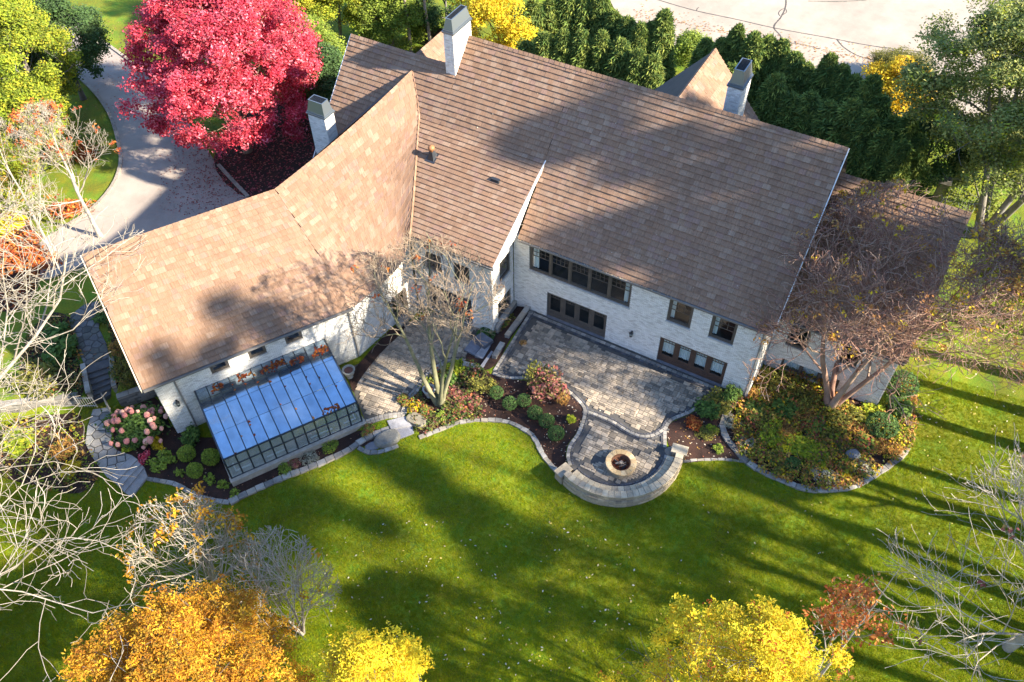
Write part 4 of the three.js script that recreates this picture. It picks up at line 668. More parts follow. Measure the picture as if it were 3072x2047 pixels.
slabs('stone_steps', 'dark slab steps between the rubble walls below the upper walk', Array.from({ length: 6 }, (_, k) => { const y = -0.02 - 0.13 * k, e = k / 6; const A = [252 + 27 * e, 1098 + 102 * e], B = [328 + 1 * e, 1074 + 102 * e]; return [[A, B, [B[0] + 3, B[1] + 24], [A[0] + 5, A[1] + 24]], -1.1, y, 0x5e5d5e]; }));
function boulder(x, y, h, r, sx, sy, sz, turn, col, label, flat = 0) {
  const g = new THREE.IcosahedronGeometry(1, 3), p = g.attributes.position, sd = rr(0, 99); for (let i = 0; i < p.count; i++) { const v = V(p.getX(i), p.getY(i), p.getZ(i)); const k = 1 + 0.28 * (nA(v.x * 0.12 + sd, v.z * 0.12 + v.y * 0.1) - 0.5) * 2; v.multiplyScalar(k); v.x = Math.sign(v.x) * Math.pow(Math.abs(v.x), 0.8); v.z = Math.sign(v.z) * Math.pow(Math.abs(v.z), 0.8); if (flat) v.y = Math.min(v.y, flat + 0.04 * v.x); p.setXYZ(i, v.x * sx * r, v.y * sy * r, v.z * sz * r); } g.computeVertexNormals();
  const uv = []; for (let i = 0; i < p.count; i++) uv.push(p.getX(i), p.getZ(i) + p.getY(i)); g.setAttribute('uv', new THREE.Float32BufferAttribute(uv, 2));
  const m = new THREE.Mesh(g, std({ color: lin(col), map: grainTex, bumpMap: grainBump, bumpScale: 0.03 })); m.name = numbered('boulder'); m.userData = { label, category: 'boulder' }; m.position.copy(gpx(x, y)); m.position.y += h; m.rotation.y = turn; m.castShadow = m.receiveShadow = true; scene.add(m);
}
boulder(1160, 1322, 0.1, 0.62, 1.25, 0.75, 0.8, 0.5, 0x8d8a80, 'large flat boulder on the lawn side of the slab steps', 0.55);
boulder(1252, 1266, 0.1, 0.6, 1.2, 0.7, 0.7, -0.5, 0x9b927c, 'flat-topped boulder beside the slab steps and the flower bed', 0.55);
boulder(1122, 1338, -0.02, 0.4, 1.3, 0.4, 0.7, 0.3, 0x8f8e93, 'low slab boulder at the end of the edging stones', 0.5);
boulder(2556, 1372, 0.15, 0.42, 0.8, 1.1, 0.9, 0.6, 0x8b8d93, 'upright pale grey boulder in the tree bed');
boulder(2020, 1358, 0.1, 0.4, 1.3, 0.7, 0.8, 0.2, 0x9a9184, 'tan boulder at the end of the seat wall', 0.5);
boulder(1705, 1418, 0.05, 0.34, 1.2, 0.8, 0.8, 0.2, 0xa2978a, 'small tan boulder where edging meets the seat wall', 0.5);
boulder(85, 490, 0.15, 0.7, 1.6, 0.5, 0.7, -0.6, 0xd2c3aa, 'pale flat rock on the island lawn', 0.5);
// ---------------------------------------------------------------- low walls and planters by the porch
function lowWall(a, b, w, y0, y1, label, tones = edgeTones) { const t = thing('low_wall', label, 'garden wall'), d = V().subVectors(b, a), L = Math.hypot(d.x, d.z), e = V(d.x / L, 0, d.z / L), s = V(-e.z, 0, e.x), rows = Math.max(1, Math.round((y1 - y0 - 0.06) / 0.15)); const q = (p, k) => V(p.x + s.x * k, 0, p.z + s.z * k), at = (x) => a.clone().addScaledVector(e, x);
  for (let r = 0; r < rows; r++) { const h0 = lerp(y0, y1 - 0.06, r / rows), h1 = lerp(y0, y1 - 0.06, (r + 1) / rows) - 0.008; let x = 0; while (x < L - 0.02) { const n = Math.min(L, x + rr(0.25, 0.6)), k = w / 2 + rr(-0.012, 0.012); part('stone', new GB().color(pick(tones).clone().multiplyScalar(rr(0.75, 1.05))).prism([q(at(x), -k), q(at(n - .01), -k), q(at(n - .01), k), q(at(x), k)], h0, h1).build(), M.stone, t); x = n; } }
  let x = 0; while (x < L - 0.02) { const n = Math.min(L, x + rr(0.6, 1.0)), k = w / 2 + 0.03; part('coping', new GB().color(pick(tones)).prism([q(at(x), -k), q(at(n - .008), -k), q(at(n - .008), k), q(at(x), k)], y1 - 0.06, y1).build(), M.stone, t); x = n; } return t; }
rnd = RNG(83);
lowWall(px(1588, 918, 0.1), px(1520, 1010, 0.1), 0.28, -0.3, 0.22, 'low stone wall between patio and planter by the porch');
lowWall(px(1508, 1030, 0.1), px(1482, 1072, 0.1), 0.28, -0.3, 0.22, 'short low stone wall beside the patio steps');
lowWall(px(1550, 898, 0.2), px(1490, 985, 0.2), 0.2, -0.3, 0.28, 'narrow stone planter wall along the porch bay');
lowWall(px(1194, 978, -0.3), px(1262, 905, -0.3), 0.3, -0.65, -0.2, 'low stone wall at the foot of the short wing wall');
lowWall(px(1388, 1092, -0.3), px(1460, 1108, -0.2), 0.3, -0.7, -0.2, 'low stone wall under the slab steps by the flower bed');
const rubble = [0x9d978d, 0xaaa499, 0x8e887d, 0xb5ada0, 0x7f7a72].map(lin);
lowWall(px(352, 1196, -0.1), px(478, 1152, -0.1), 0.35, -1, 0.12, 'grey rubble retaining wall between the side steps and the garage wing', rubble);
lowWall(px(-60, 1226, -0.1), px(236, 1190, -0.1), 0.35, -1, 0.12, 'rubble retaining wall behind the bare trees', rubble);
lowWall(px(247, 1092, 0.1), px(264, 1180, 0.1), 0.25, -0.5, 0.15, 'rough stone cheek wall on the planted side of the dark steps', rubble);
lowWall(px(334, 1070, 0.1), px(341, 1160, 0.1), 0.25, -0.5, 0.15, 'rough stone cheek wall beside the feathery grasses', rubble);
// ---------------------------------------------------------------- flagstone walks
function flagstones(name, label, poly, y, n, seed, col) {
  rnd = RNG(seed); const P = poly, base = struct(name, drape(P, y - 0.03, 0.5, () => 0), M.base, label, 'path'), [x0, x1, z0, z1] = bbox(P), pts = []; let guard = 0;
  while (pts.length < n && guard++ < 20000) { const p = { x: rr(x0, x1), z: rr(z0, z1) }; if (inPoly(p, P) && pts.every((q) => Math.hypot(p.x - q.x, p.z - q.z) > 0.42)) pts.push(p); }
  for (const p of pts) { let c = P.map((q) => ({ x: q.x, z: q.z })); for (const q of pts) { if (q === p) continue; const mx = (p.x + q.x) / 2, mz = (p.z + q.z) / 2, dx = p.x - q.x, dz = p.z - q.z, l = Math.hypot(dx, dz), g = 0.028, o = []; for (let i = 0; i < c.length; i++) { const a = c[i], b = c[(i + 1) % c.length], da = ((a.x - mx) * dx + (a.z - mz) * dz) / l - g, db = ((b.x - mx) * dx + (b.z - mz) * dz) / l - g; if (da >= 0) o.push(a); if ((da >= 0) !== (db >= 0)) { const t = da / (da - db); o.push({ x: lerp(a.x, b.x, t), z: lerp(a.z, b.z, t) }); } } c = o; if (c.length < 3) break; }
    if (c.length < 3) continue; const cl = c.filter((q, i) => { const r = c[(i + 1) % c.length]; return Math.hypot(q.x - r.x, q.z - r.z) > 0.02; }); if (cl.length < 3) continue;
    part('flagstone', new GB().color(pick(col).clone().multiplyScalar(rr(0.75, 1.05))).prism(cl, y - 0.05, y + rr(-.006, .006)).build(), M.stone, base); }
}
const flagT = [0x98958f, 0xa6a39c, 0x8a8987, 0xaca59b].map(lin), flagD = [0x6f6e6c, 0x7c7a76, 0x66665f].map(lin);
flagstones('garden_path', 'dark flagstone walk beside the gable of the garage wing', P2([[292, 902], [302, 925], [296, 985], [318, 1030], [328, 1072], [254, 1097], [236, 1060], [222, 1010], [205, 975], [212, 945], [250, 915]], 0), 0.02, 34, 3, flagD);
flagstones('garden_path', 'pale flagstone path curving down to the lawn steps', P2([[278, 1228], [330, 1222], [338, 1290], [330, 1330], [352, 1352], [396, 1366], [322, 1434], [296, 1400], [275, 1370], [255, 1330], [262, 1280]], -0.45), -0.45, 34, 5, flagT);
// ---------------------------------------------------------------- gate, fences, pillar
function barFence(name, label, cat, a, b, h, n, m, opts = {}) { const t = thing(name, label, cat), p = (k, y) => V(lerp(a.x, b.x, k), a.y + y, lerp(a.z, b.z, k)), r = opts.r || 0.018; for (const y of opts.rails || [0.15, h - 0.15]) part('rail', new GB().color([1, 1, 1]).tube([p(0, y), p(1, y)], [r * 1.3, r * 1.3], 6).build(), m, t); for (let i = 0; i <= n; i++) part(i === 0 || i === n ? 'post' : 'picket', new GB().tube([p(i / n, 0.03), p(i / n, h)], i === 0 || i === n ? [r * 1.8, r * 1.8] : [r, r * 0.8], 6).build(), m, t); return t; }
M.greyMetal = std({ color: new THREE.Color(0.34, 0.33, 0.31), roughness: 0.55, metalness: 0.2 });
barFence('garden_gate', 'pale metal bar gate leaf fixed beside the rubble wall', 'gate', px(240, 1222, -0.6), px(292, 1222, -0.6), 1.05, 7, M.greyMetal, { r: 0.022 });
barFence('garden_gate', 'open metal gate leaf swung in towards the pink hydrangea', 'gate', px(322, 1212, -0.6), px(340, 1252, -0.6), 1.05, 7, M.greyMetal, { r: 0.022 });
barFence('iron_fence', 'black iron picket fence between pillar and hedge', 'fence', px(2745, 555, 0), px(2805, 595, 0), 1.5, 9, M.greyMetal); barFence('iron_fence', 'black iron picket fence on the tree side of the stone pillar', 'fence', px(2838, 600, 0), px(2915, 640, 0), 1.5, 11, M.greyMetal);
{ const t = thing('stone_pillar', 'buff stone gate pillar among the iron fence', 'pillar', px(2812, 600, 0)); t.rotation.y = -0.5; for (let k = 0; k < 7; k++) part('stone_course', new GB().color(lin(0xb3a88e).multiplyScalar(rr(0.8, 1))).prism([V(-.35, 0, -.35), V(.35, 0, -.35), V(.35, 0, .35), V(-.35, 0, .35)], k * 0.24, k * 0.24 + 0.232).build(), M.stone, t); const g = new GB().color(lin(0x8a857c)); g.hexa([V(-.42, 1.69, -.42), V(.42, 1.69, -.42), V(.42, 1.69, .42), V(-.42, 1.69, .42)], [V(-.3, 1.92, -.3), V(.3, 1.92, -.3), V(.3, 1.92, .3), V(-.3, 1.92, .3)]); part('cap', g.build(), M.stone, t); }
{ const t = thing('board_fence', 'weathered dark wooden board fence behind the birches', 'fence'), a = px(1240, 120, 0), b = px(1590, 215, 0), L = a.distanceTo(b), n = Math.round(L / 0.2), d = V().subVectors(b, a).normalize(), s = V(-d.z, 0, d.x); M.fence = vcol({}); for (let i = 0; i < n; i++) { const p = a.clone().addScaledVector(d, i * L / n), q = a.clone().addScaledVector(d, (i + 0.93) * L / n), k = rr(0, 0.03); part('board', new GB().color(lin(pick([0x5a4636, 0x64503f, 0x4e3d30]))).prism([p.clone().addScaledVector(s, k), q.clone().addScaledVector(s, k), q.clone().addScaledVector(s, k + 0.03), p.clone().addScaledVector(s, k + 0.03)], 0, 1.9 + rr(-.02, .02)).build(), M.fence, t); } }
lowWall(px(3020, 940, 0), px(3120, 985, 0), 0.7, -0.3, 0.75, 'rough stone wall at the edge of the side lawn', rubble);
// ---------------------------------------------------------------- urns
function urn(pos, label) { const t = thing('garden_urn', label, 'urn', pos); const pr = (L) => new THREE.LatheGeometry(L.map(([a, b]) => new THREE.Vector2(a, b)), 24); const m = std({ color: new THREE.Color(0.42, 0.42, 0.38), map: grainTex, bumpMap: grainBump, bumpScale: 0.01, side: THREE.DoubleSide }); part('foot', pr([[0.001, 0], [0.2, 0], [0.2, 0.06], [0.12, 0.1], [0.08, 0.18], [0.1, 0.24]]), m, t); part('bowl', pr([[0.1, 0.24], [0.2, 0.3], [0.29, 0.42], [0.31, 0.56], [0.3, 0.62], [0.39, 0.68], [0.4, 0.72], [0.33, 0.73], [0.27, 0.68], [0.26, 0.5]]), m, t); part('soil', new THREE.CylinderGeometry(0.275, 0.25, 0.05, 20).translate(0, 0.63, 0), std({ color: new THREE.Color(0.13, 0.06, 0.045) }), t); for (let i = 0; i < 16; i++) { const a = i / 16 * 6.283; part('lobe', new THREE.SphereGeometry(0.06, 6, 5).scale(0.8, 1.6, 0.8).translate(0.27 * Math.cos(a), 0.42, 0.27 * Math.sin(a)), m, t); } }
{ const p = px(1048, 1122, TH + 0.3); p.y = TH; urn(p, 'stone urn standing in the corner by the greenhouse'); const q = px(1288, 1178, TH + 0.35); q.y = TH; urn(q, 'stone urn standing at the foot of the multi-stem tree'); }
// ---------------------------------------------------------------- vegetation
const PAL = {
  red: [0xc02c44, 0xd04860, 0xdc5c70, 0xb02034, 0xd05464, 0xe88c96, 0xc83c50, 0xa83038],
  gold: [0xd09a18, 0xd8a41c, 0xbc8010, 0xe0b430, 0xa86c18, 0xc88c14, 0x94701c, 0xa88420],
  lemon: [0xe0c820, 0xd4bc18, 0xe8d438, 0xc4b41c, 0xdcb418, 0xd0c428],
  lime: [0x8a9a1c, 0x7c8c18, 0xa2a824, 0x6c7e18, 0xb4ac28, 0x9aa830],
  birch: [0x8e9c1e, 0xa4a428, 0xbcae2c, 0x76881c, 0xc8b838],
  green: [0x75823e, 0x838e46, 0x637036, 0x939a52, 0xa4a458],
  dark: [0x42602c, 0x4c6a32, 0x3a5628, 0x587438],
  cedar: [0x62783a, 0x70843a, 0x50682e, 0x808e42, 0x929a48],
  rust: [0xb0501c, 0xc46828, 0x98401a, 0xd08038],
  tan: [0xb88c44, 0xb07c38, 0xc89e4c, 0xa06c38], yellow: [0xd8b818, 0xe0c428, 0xc8a414],
  shrub: [0x4c6828, 0x58742e, 0x647e34, 0x425c24], fresh: [0x788c2a, 0x88982e, 0x98a63c, 0x667c24], olive: [0x6a6a28, 0x7a7830, 0x5a5c24, 0x8a8230], pinkred: [0x9a5a50, 0x8c4a48, 0xa87868, 0x7a6a40, 0x6c6434], orange: [0xd08038, 0xc86c2c, 0xdc9850, 0xb85c28], silver: [0x94917c, 0xa29e8a, 0x84826c], mix: [0x6c7c2c, 0x9a8c34, 0xb0603c, 0x7a4a3c, 0x4e6a2c]
};
for (const k in PAL) PAL[k] = PAL[k].map(lin);
function leafClump(n, s, spread, seed, asp = 0.55) { const r = RNG(seed), g = new GB(); for (let i = 0; i < n; i++) { const c = V(r() - 0.5, r() - 0.5, r() - 0.5).multiplyScalar(2 * spread), d = V(r() - 0.5, r() * 0.6 - 0.4, r() - 0.5).normalize(), up = V((r() - 0.5) * 1.4, 1, (r() - 0.5) * 1.4).normalize(), w = V().crossVectors(d, up).normalize(), k = s * (0.7 + 0.6 * r()), nn = V().crossVectors(w, d).multiplyScalar(0.18 * k); const a = c.clone().addScaledVector(d, -k), b = c.clone().addScaledVector(w, k * asp).add(nn), e = c.clone().addScaledVector(d, k), f = c.clone().addScaledVector(w, -k * asp).add(nn); g.tri(a, b, e); g.tri(a, e, f); } const q = g.build(); q.deleteAttribute('color'); q.deleteAttribute('uv'); return q; }
const CL = { big: leafClump(7, 0.11, 0.26, 1), mid: leafClump(7, 0.085, 0.22, 2), fine: leafClump(9, 0.06, 0.18, 3, 0.4), few: leafClump(3, 0.09, 0.14, 4), cedar: leafClump(9, 0.17, 0.15, 5, 0.2), one: leafQuad(0.09) };
function leaves(parent, name, geo, spots, pal, opt = {}) {
  const { mat = LEAF, size = [0.8, 1.3], bri = [0.8, 1.15], tip, each } = opt, im = new THREE.InstancedMesh(geo, mat, spots.length), q = new THREE.Quaternion(), m = new THREE.Matrix4(), e = new THREE.Euler(), c = new THREE.Color();
  spots.forEach((p, i) => { e.set(rr(-0.5, 0.5), rr(0, 6.28), rr(-0.5, 0.5)); m.compose(p, q.setFromEuler(e), V(1, 1, 1).multiplyScalar(rr(...size))); im.setMatrixAt(i, m); c.copy(pick(Array.isArray(pal[0]) ? (rnd() < (tip || 0.5) ? pal[0] : pal[1]) : pal)).multiplyScalar(rr(...bri) * (each ? each[i] : 1)); im.setColorAt(i, c); });
  im.name = name; im.userData.kind = 'stuff'; im.castShadow = im.receiveShadow = true; parent.add(im); return im;
}
// recursive growth inside an envelope; returns limbs (polylines with radii, level) and twig tips, in the tree's own frame
function grow(o) {
  const { h, clear = 0.3, rx, rz = rx, r0 = 0.2, levels = 3, kids = [7, 6, 5, 4], wig = 0.22, up = 0.1, ang = [0.5, 1.0], ratio = [0.55, 0.8], stems = 1, splay = 0.25, lean = V(0, 0, 0), minR = 0.008, cut = 1 } = o;
  const cy = h * (0.5 + clear / 2), ry = h * (0.5 - clear / 2) * 1.02, limbs = [], tips = [];
  const inside = (p) => (p.x - lean.x * p.y / h) ** 2 / (rx * rx) + (p.z - lean.z * p.y / h) ** 2 / (rz * rz) + (p.y > cy ? (p.y - cy) ** 2 / (ry * ry) : ((cy - p.y) / (cy * 1.02)) ** 2 * 0.6) < cut;
  const walk = (p, d, L, r, lev, rEnd) => {
    const n = lev === 0 ? 9 : Math.max(5, Math.round(7 - lev)), pts = [p.clone()], rad = [r], dirs = [d.clone()]; let q = p.clone(), dd = d.clone();
    for (let i = 1; i <= n; i++) { const w = wig * (lev === 0 ? 0.35 : lev > 2 ? 1.5 : 1.1); dd.add(V(rr(-w, w), rr(-w, w) + up * (lev ? 1 : 0.6), rr(-w, w))).normalize(); const nx = q.clone().addScaledVector(dd, L / n); if (lev > 0 && !inside(nx)) break; q = nx; pts.push(q.clone()); rad.push(Math.max(minR, lerp(r, rEnd, i / n))); dirs.push(dd.clone()); }
    if (pts.length < 2) { tips.push(p.clone()); return; }
    limbs.push({ pts, rad, lev });
    if (lev >= levels) { tips.push(pts[pts.length - 1].clone(), pts[Math.floor(pts.length / 2)].clone()); return; }
    const K = kids[lev] ?? 4, from = lev === 0 ? clear / (clear < 0.9 ? 1 : 1) : 0.22;
    for (let k = 0; k < K; k++) {
      const t = lerp(from, 0.98, (k + rr(0.1, 0.9)) / K), x = t * (pts.length - 1), i = Math.min(pts.length - 2, Math.floor(x)), f = x - i, b = pts[i].clone().lerp(pts[i + 1], f), bd = dirs[i], az = k * 2.4 + rr(-0.5, 0.5);
      let s = V().crossVectors(bd, Math.abs(bd.y) > 0.9 ? V(1, 0, 0) : V(0, 1, 0)).normalize(), s2 = V().crossVectors(bd, s); const a = rr(...ang) * (lev === 0 ? 1.15 - 0.4 * t : 1); const nd = bd.clone().multiplyScalar(Math.cos(a)).addScaledVector(s.multiplyScalar(Math.cos(az)).addScaledVector(s2, Math.sin(az)), Math.sin(a)).normalize(); if (lev > 0) nd.y = nd.y * 0.85 + 0.1; nd.normalize();
      const len = lev === 0 ? Math.max(rx, ry) * 1.25 * rr(0.75, 1.1) * (1 - 0.35 * (t - from)) : L * rr(...ratio) * (1 - 0.45 * t);
      const rb = rad[Math.min(rad.length - 1, i)]; walk(b, nd, len, Math.max(minR, rb * (lev === 0 ? rr(0.38, 0.55) : rr(0.45, 0.65))), lev + 1, Math.max(minR, rb * 0.12));
    }
    if (lev) tips.push(pts[pts.length - 1].clone());
  };
  for (let s = 0; s < stems; s++) { const a = s / stems * 6.28 + rr(-0.4, 0.4), d = V(Math.cos(a) * splay * (stems > 1 ? 1 : 0.2) + lean.x / h, 1, Math.sin(a) * splay * (stems > 1 ? 1 : 0.2) + lean.z / h).normalize(); walk(V(Math.cos(a), 0, Math.sin(a)).multiplyScalar(stems > 1 ? r0 * 0.7 : 0), d, h * 0.93, r0 * (stems > 1 ? rr(0.7, 1) : 1), 0, r0 * 0.1); }
  return { limbs, tips, inside, cy, ry };
}
function woodMeshes(t, G, bark, thick = 1, twig = null) {
  const trunk = new GB(), br = new GB();
  for (const l of G.limbs) { const g = l.lev === 0 ? trunk : br, c = pick(twig && l.lev > 1 ? twig : bark).clone().multiplyScalar(rr(0.85, 1.1)); g.color(c); const rad = l.rad.map((r) => r * thick); if (l.lev === 0) { rad[0] *= 1.35; } g.tube(l.pts, rad, l.lev === 0 ? 9 : l.lev === 1 ? 6 : l.lev === 2 ? 4 : 3); }
  part('trunk', trunk.build(), M.bark, t); if (br.p.length) part('branches', br.build(), M.bark, t, 'stuff');
}
const BARK = { grey: [0x8a8278, 0x7c756c, 0x96908a].map(lin), pale: [0xc8bca8, 0xb8ac98, 0xd4c8b6, 0xaca08e].map(lin), brown: [0x5a4a3c, 0x66543f, 0x4c3f34].map(lin), tan: [0xa08c74, 0x94806a, 0xb09c84].map(lin), birch: [0xc8bcae, 0xa89888, 0xd8d0c4].map(lin), mossy: [0x8c8a66, 0x9a9674, 0x7c7a5c].map(lin), pinkish: [0xb08672, 0xbc967e, 0x9c7060, 0xc4a68e].map(lin) };
let seedN = 100;
function tree(name, label, pos, o) {
  rnd = RNG(o.seed ?? (seedN += 13)); const t = thing(name, label, o.cat || 'tree', pos, 0, o.group), G = grow(o); woodMeshes(t, G, BARK[o.bark || 'grey'], o.thick || 1, o.twig && BARK[o.twig]);
  if (o.n) {
    const sc = o.scatter ?? 0.5, shell = o.shell ?? 0, rc = o.rc ?? [0.45, 0.95], rz = o.rz ?? o.rx, cl = [], nC = o.nc ?? (shell ? Math.max(12, Math.round(o.n / 45)) : Math.max(12, Math.round(o.n / 3))), sd = rr(0, 9);
    for (let i = 0; i < nC; i++) {
      let p; if (rnd() < shell) { const a = rr(0, 6.283), b = Math.asin(rr(-0.7, 1)), k = Math.cbrt(rr(0.3, 1)) * (0.56 + 0.8 * nB(a / 6.283 + sd, b * 0.3 + sd)); p = V(o.rx * k * Math.cos(b) * Math.cos(a), G.cy + G.ry * k * Math.sin(b), rz * k * Math.cos(b) * Math.sin(a)); } else p = pick(G.tips).clone();
      cl.push({ p, r: rr(...rc) * (o.shell ? 1 : sc * 2), b: rr(0.82, 1.15) });
    }
    const put = (n, pal, nm) => { const S = [], B = []; for (let i = 0; i < n; i++) { const c = pick(cl), a = rr(0, 6.283), u = rr(-1, 1), k = Math.cbrt(rnd()) * c.r; S.push(c.p.clone().add(V(k * Math.sqrt(1 - u * u) * Math.cos(a), k * u * 0.62, k * Math.sqrt(1 - u * u) * Math.sin(a)))); B.push(c.b); } leaves(t, nm, CL[o.leaf || 'mid'], S, PAL[pal], { size: o.size || [0.8, 1.3], bri: o.bri || [0.85, 1.12], each: B }); };
    put(o.n, o.pal, 'crown'); if (o.pal2) put(o.n2, o.pal2, 'turning_leaves');
  }
  return t;
}
const foot = (x, y, h) => { const p = px(x, y, h); p.y = groundH(p.x, p.z); return p; }; // ground point under the crown point seen at (x, y), height h
// --- trees behind and beside the house
tree('red_maple', 'large crimson red maple beside the curving driveway', foot(675, 225, 6.6), { h: 13, clear: 0.05, rx: 7.2, rz: 6.4, r0: 0.3, kids: [12, 7, 5, 3], levels: 3, n: 26000, leaf: 'mid', pal: 'red', scatter: 0.5, shell: 0.45, bark: 'tan', up: 0.08, size: [0.8, 1.35] });
tree('leafy_tree', 'yellow-green leafy tree at the bend of the driveway', foot(40, 210, 6), { h: 11, clear: 0.08, rx: 4.2, r0: 0.22, n: 9000, leaf: 'mid', pal: 'lime', shell: 0.5, kids: [10, 6, 4, 3] });
tree('leafy_tree', 'deep green tree at the far end of the driveway', foot(175, 130, 5), { h: 9, clear: 0.12, rx: 3.6, r0: 0.2, n: 7000, leaf: 'mid', pal: 'dark', shell: 0.5, kids: [10, 6, 4, 3] });
tree('leafy_tree', 'smaller yellow-green tree under the taller one by the island lawn', foot(95, 370, 3.5), { h: 6.5, clear: 0.05, rx: 3.0, r0: 0.14, n: 5200, leaf: 'mid', pal: 'lime', shell: 0.5, kids: [9, 5, 4] , levels: 2});
tree('leafy_tree', 'green bushy tree with rusty tips at the edge of the island lawn', foot(-30, 520, 3), { h: 5.5, clear: 0.05, rx: 3.0, r0: 0.14, n: 4200, leaf: 'mid', pal: 'lime', pal2: 'tan', n2: 500, shell: 0.5, kids: [9, 5, 4], levels: 2 });
tree('bare_tree', 'pale bare tree with rust-tipped twigs beside the driveway', foot(205, 520, 5.5), { h: 10.5, clear: 0.22, rx: 3.4, r0: 0.16, kids: [9, 7, 6, 4], levels: 4, bark: 'pale', n: 260, leaf: 'few', pal: 'rust', scatter: 0.15, up: 0.12 });
tree('bare_tree', 'slender bare pale tree leaning over the island lawn', foot(40, 560, 6), { h: 11, clear: 0.25, rx: 2.6, r0: 0.12, kids: [8, 6, 5, 3], levels: 4, bark: 'pale', n: 60, leaf: 'few', pal: 'tan', scatter: 0.15 });
// birches
const bGroup = 'river birches behind the house';
for (const [x, y, s, n, lb] of [[905, 70, 11, 1500, 'mottled birch with yellow-green leaves next to the red maple'], [1060, 30, 13, 1700, 'tall birch with pale peeling trunk behind the roof corner'], [1205, 60, 15, 900, 'straight pale birch trunk rising beside the dark fence'], [1262, 50, 14, 800, 'mottled birch stem standing close to the tall chimney'], [800, 10, 11, 1600, 'birch with a yellowing crown behind the red maple']]) { tree('river_birch', lb, gpx(x + (x > 1150 ? 30 : 50), y + (x > 1150 ? 120 : 110)), { h: s, clear: 0.45, rx: 3.0, r0: 0.17, kids: [7, 5, 4, 3], levels: 3, bark: 'birch', n, leaf: 'mid', pal: 'birch', scatter: 0.35, up: 0.05, group: bGroup, splay: 0.3, stems: x < 1100 ? 2 : 1 }); }
tree('yellow_tree', 'bright yellow tree above the wooden fence', foot(1495, 40, 6), { h: 9, clear: 0.2, rx: 3.4, r0: 0.14, n: 4200, leaf: 'mid', pal: 'lemon', shell: 0.35, kids: [9, 6, 4, 3] });
tree('leafy_tree', 'bushy sunlit green tree behind the roof corner', foot(900, 175, 3), { h: 6, clear: 0.03, rx: 3.3, r0: 0.14, n: 6000, leaf: 'mid', pal: 'fresh', shell: 0.55, kids: [9, 5, 4], levels: 2 });
tree('leafy_tree', 'glossy green tree between the birch trunks', foot(1165, 40, 3.2), { h: 6, clear: 0.03, rx: 3.2, r0: 0.14, n: 6500, leaf: 'mid', pal: 'fresh', shell: 0.55, kids: [9, 5, 4], levels: 2 });
tree('leafy_tree', 'deep green tree tucked behind the roof corner', foot(975, 260, 3), { h: 6, clear: 0.03, rx: 2.8, r0: 0.14, n: 4500, leaf: 'mid', pal: 'dark', shell: 0.5, kids: [9, 5, 4], levels: 2 });
// arborvitae hedge
{
  rnd = RNG(900); const hgt = 6.9, proto = new THREE.Group(); const variants = [];
  for (let v = 0; v < 6; v++) { const s = []; for (let i = 0; i < 2100; i++) { const y = Math.pow(rnd(), 0.85) * hgt, k = y / hgt, R = (1.3 * Math.pow(1 - k, 0.6) + 0.06) * (k < 0.08 ? 0.7 : 1) * 1, a = rr(0, 6.283), q = Math.sqrt(rr(0.4, 1)) * (0.5 + 0.95 * nB(a / 6.283 + v * 0.3, y * 0.16 + v)); s.push(V(R * q * Math.cos(a), y + 0.1, R * q * Math.sin(a))); } variants.push(s); }
  const tops = [[1555, 12], [1602, -4], [1652, -10], [1702, -14], [1752, -8], [1802, -4], [1845, 18], [1886, 34], [1925, 62], [1958, 50], [1992, 58], [2130, 76], [2172, 100], [2212, 104], [2260, 132], [2308, 122], [2348, 130], [2392, 158], [2432, 156], [2488, 190], [2530, 210], [2570, 226], [2612, 262], [2650, 290], [2695, 330], [2735, 352], [2775, 372]];
  const front = [[1580, 90], [1632, 100], [1690, 105], [1746, 112], [1805, 118], [1862, 128], [1915, 150], [1962, 158], [2196, 205], [2330, 235], [2385, 255], [2440, 270], [2500, 300], [2556, 330], [2606, 360], [2660, 400], [2715, 425]];
  const hedge = [...tops, ...front].map(([x, y]) => px(x, y, 7.0));
  const built = [];
  hedge.forEach((p, i) => { const k = rr(0.98, 1.25); p.y = -0.03; const lab = 'dense green columnar arborvitae in the street-side hedge row';
    if (built.length < 6) { const t = thing('arborvitae', lab, 'tree', p, 0, 'arborvitae hedge along the street'); part('trunk', new GB().color(BARK.brown[0]).tube([V(0, 0, 0), V(0, 5.5, 0)], [0.09, 0.02], 7).build(), M.bark, t); leaves(t, 'crown', CL.cedar, variants[built.length], PAL.cedar, { mat: LEAFDENSE, size: [0.8, 1.9], bri: [0.65, 1.3] }); t.scale.set(k, rr(0.92, 1.05), k); built.push(t); }
    else dup(pick(built), p, rr(0, 6.28), lab, V(k, rr(0.82, 1.1), k)); });
}
tree('leafy_tree', 'yellow-green tree filling the gap between maple and birches', foot(850, 55, 4), { h: 8, clear: 0.05, rx: 3.6, r0: 0.14, n: 5000, leaf: 'mid', pal: 'birch', shell: 0.45, kids: [9, 5, 4], levels: 2 });
tree('leafy_tree', 'olive tree standing behind the two-stemmed birch', foot(1000, 10, 4), { h: 8.5, clear: 0.05, rx: 3.6, r0: 0.14, n: 4800, leaf: 'mid', pal: 'lime', shell: 0.45, kids: [9, 5, 4], levels: 2 });
tree('leafy_tree', 'plain green tree beyond the birches by the fence', foot(1330, -20, 4), { h: 8, clear: 0.05, rx: 3.4, r0: 0.14, n: 4200, leaf: 'mid', pal: 'dark', shell: 0.45, kids: [9, 5, 4], levels: 2 });
tree('leafy_tree', 'deep green tree between hedge end and stone pillar', foot(2790, 455, 3.2), { h: 6.5, clear: 0.04, rx: 3.2, r0: 0.14, n: 4200, leaf: 'mid', pal: 'dark', shell: 0.5, kids: [9, 5, 4], levels: 2 });
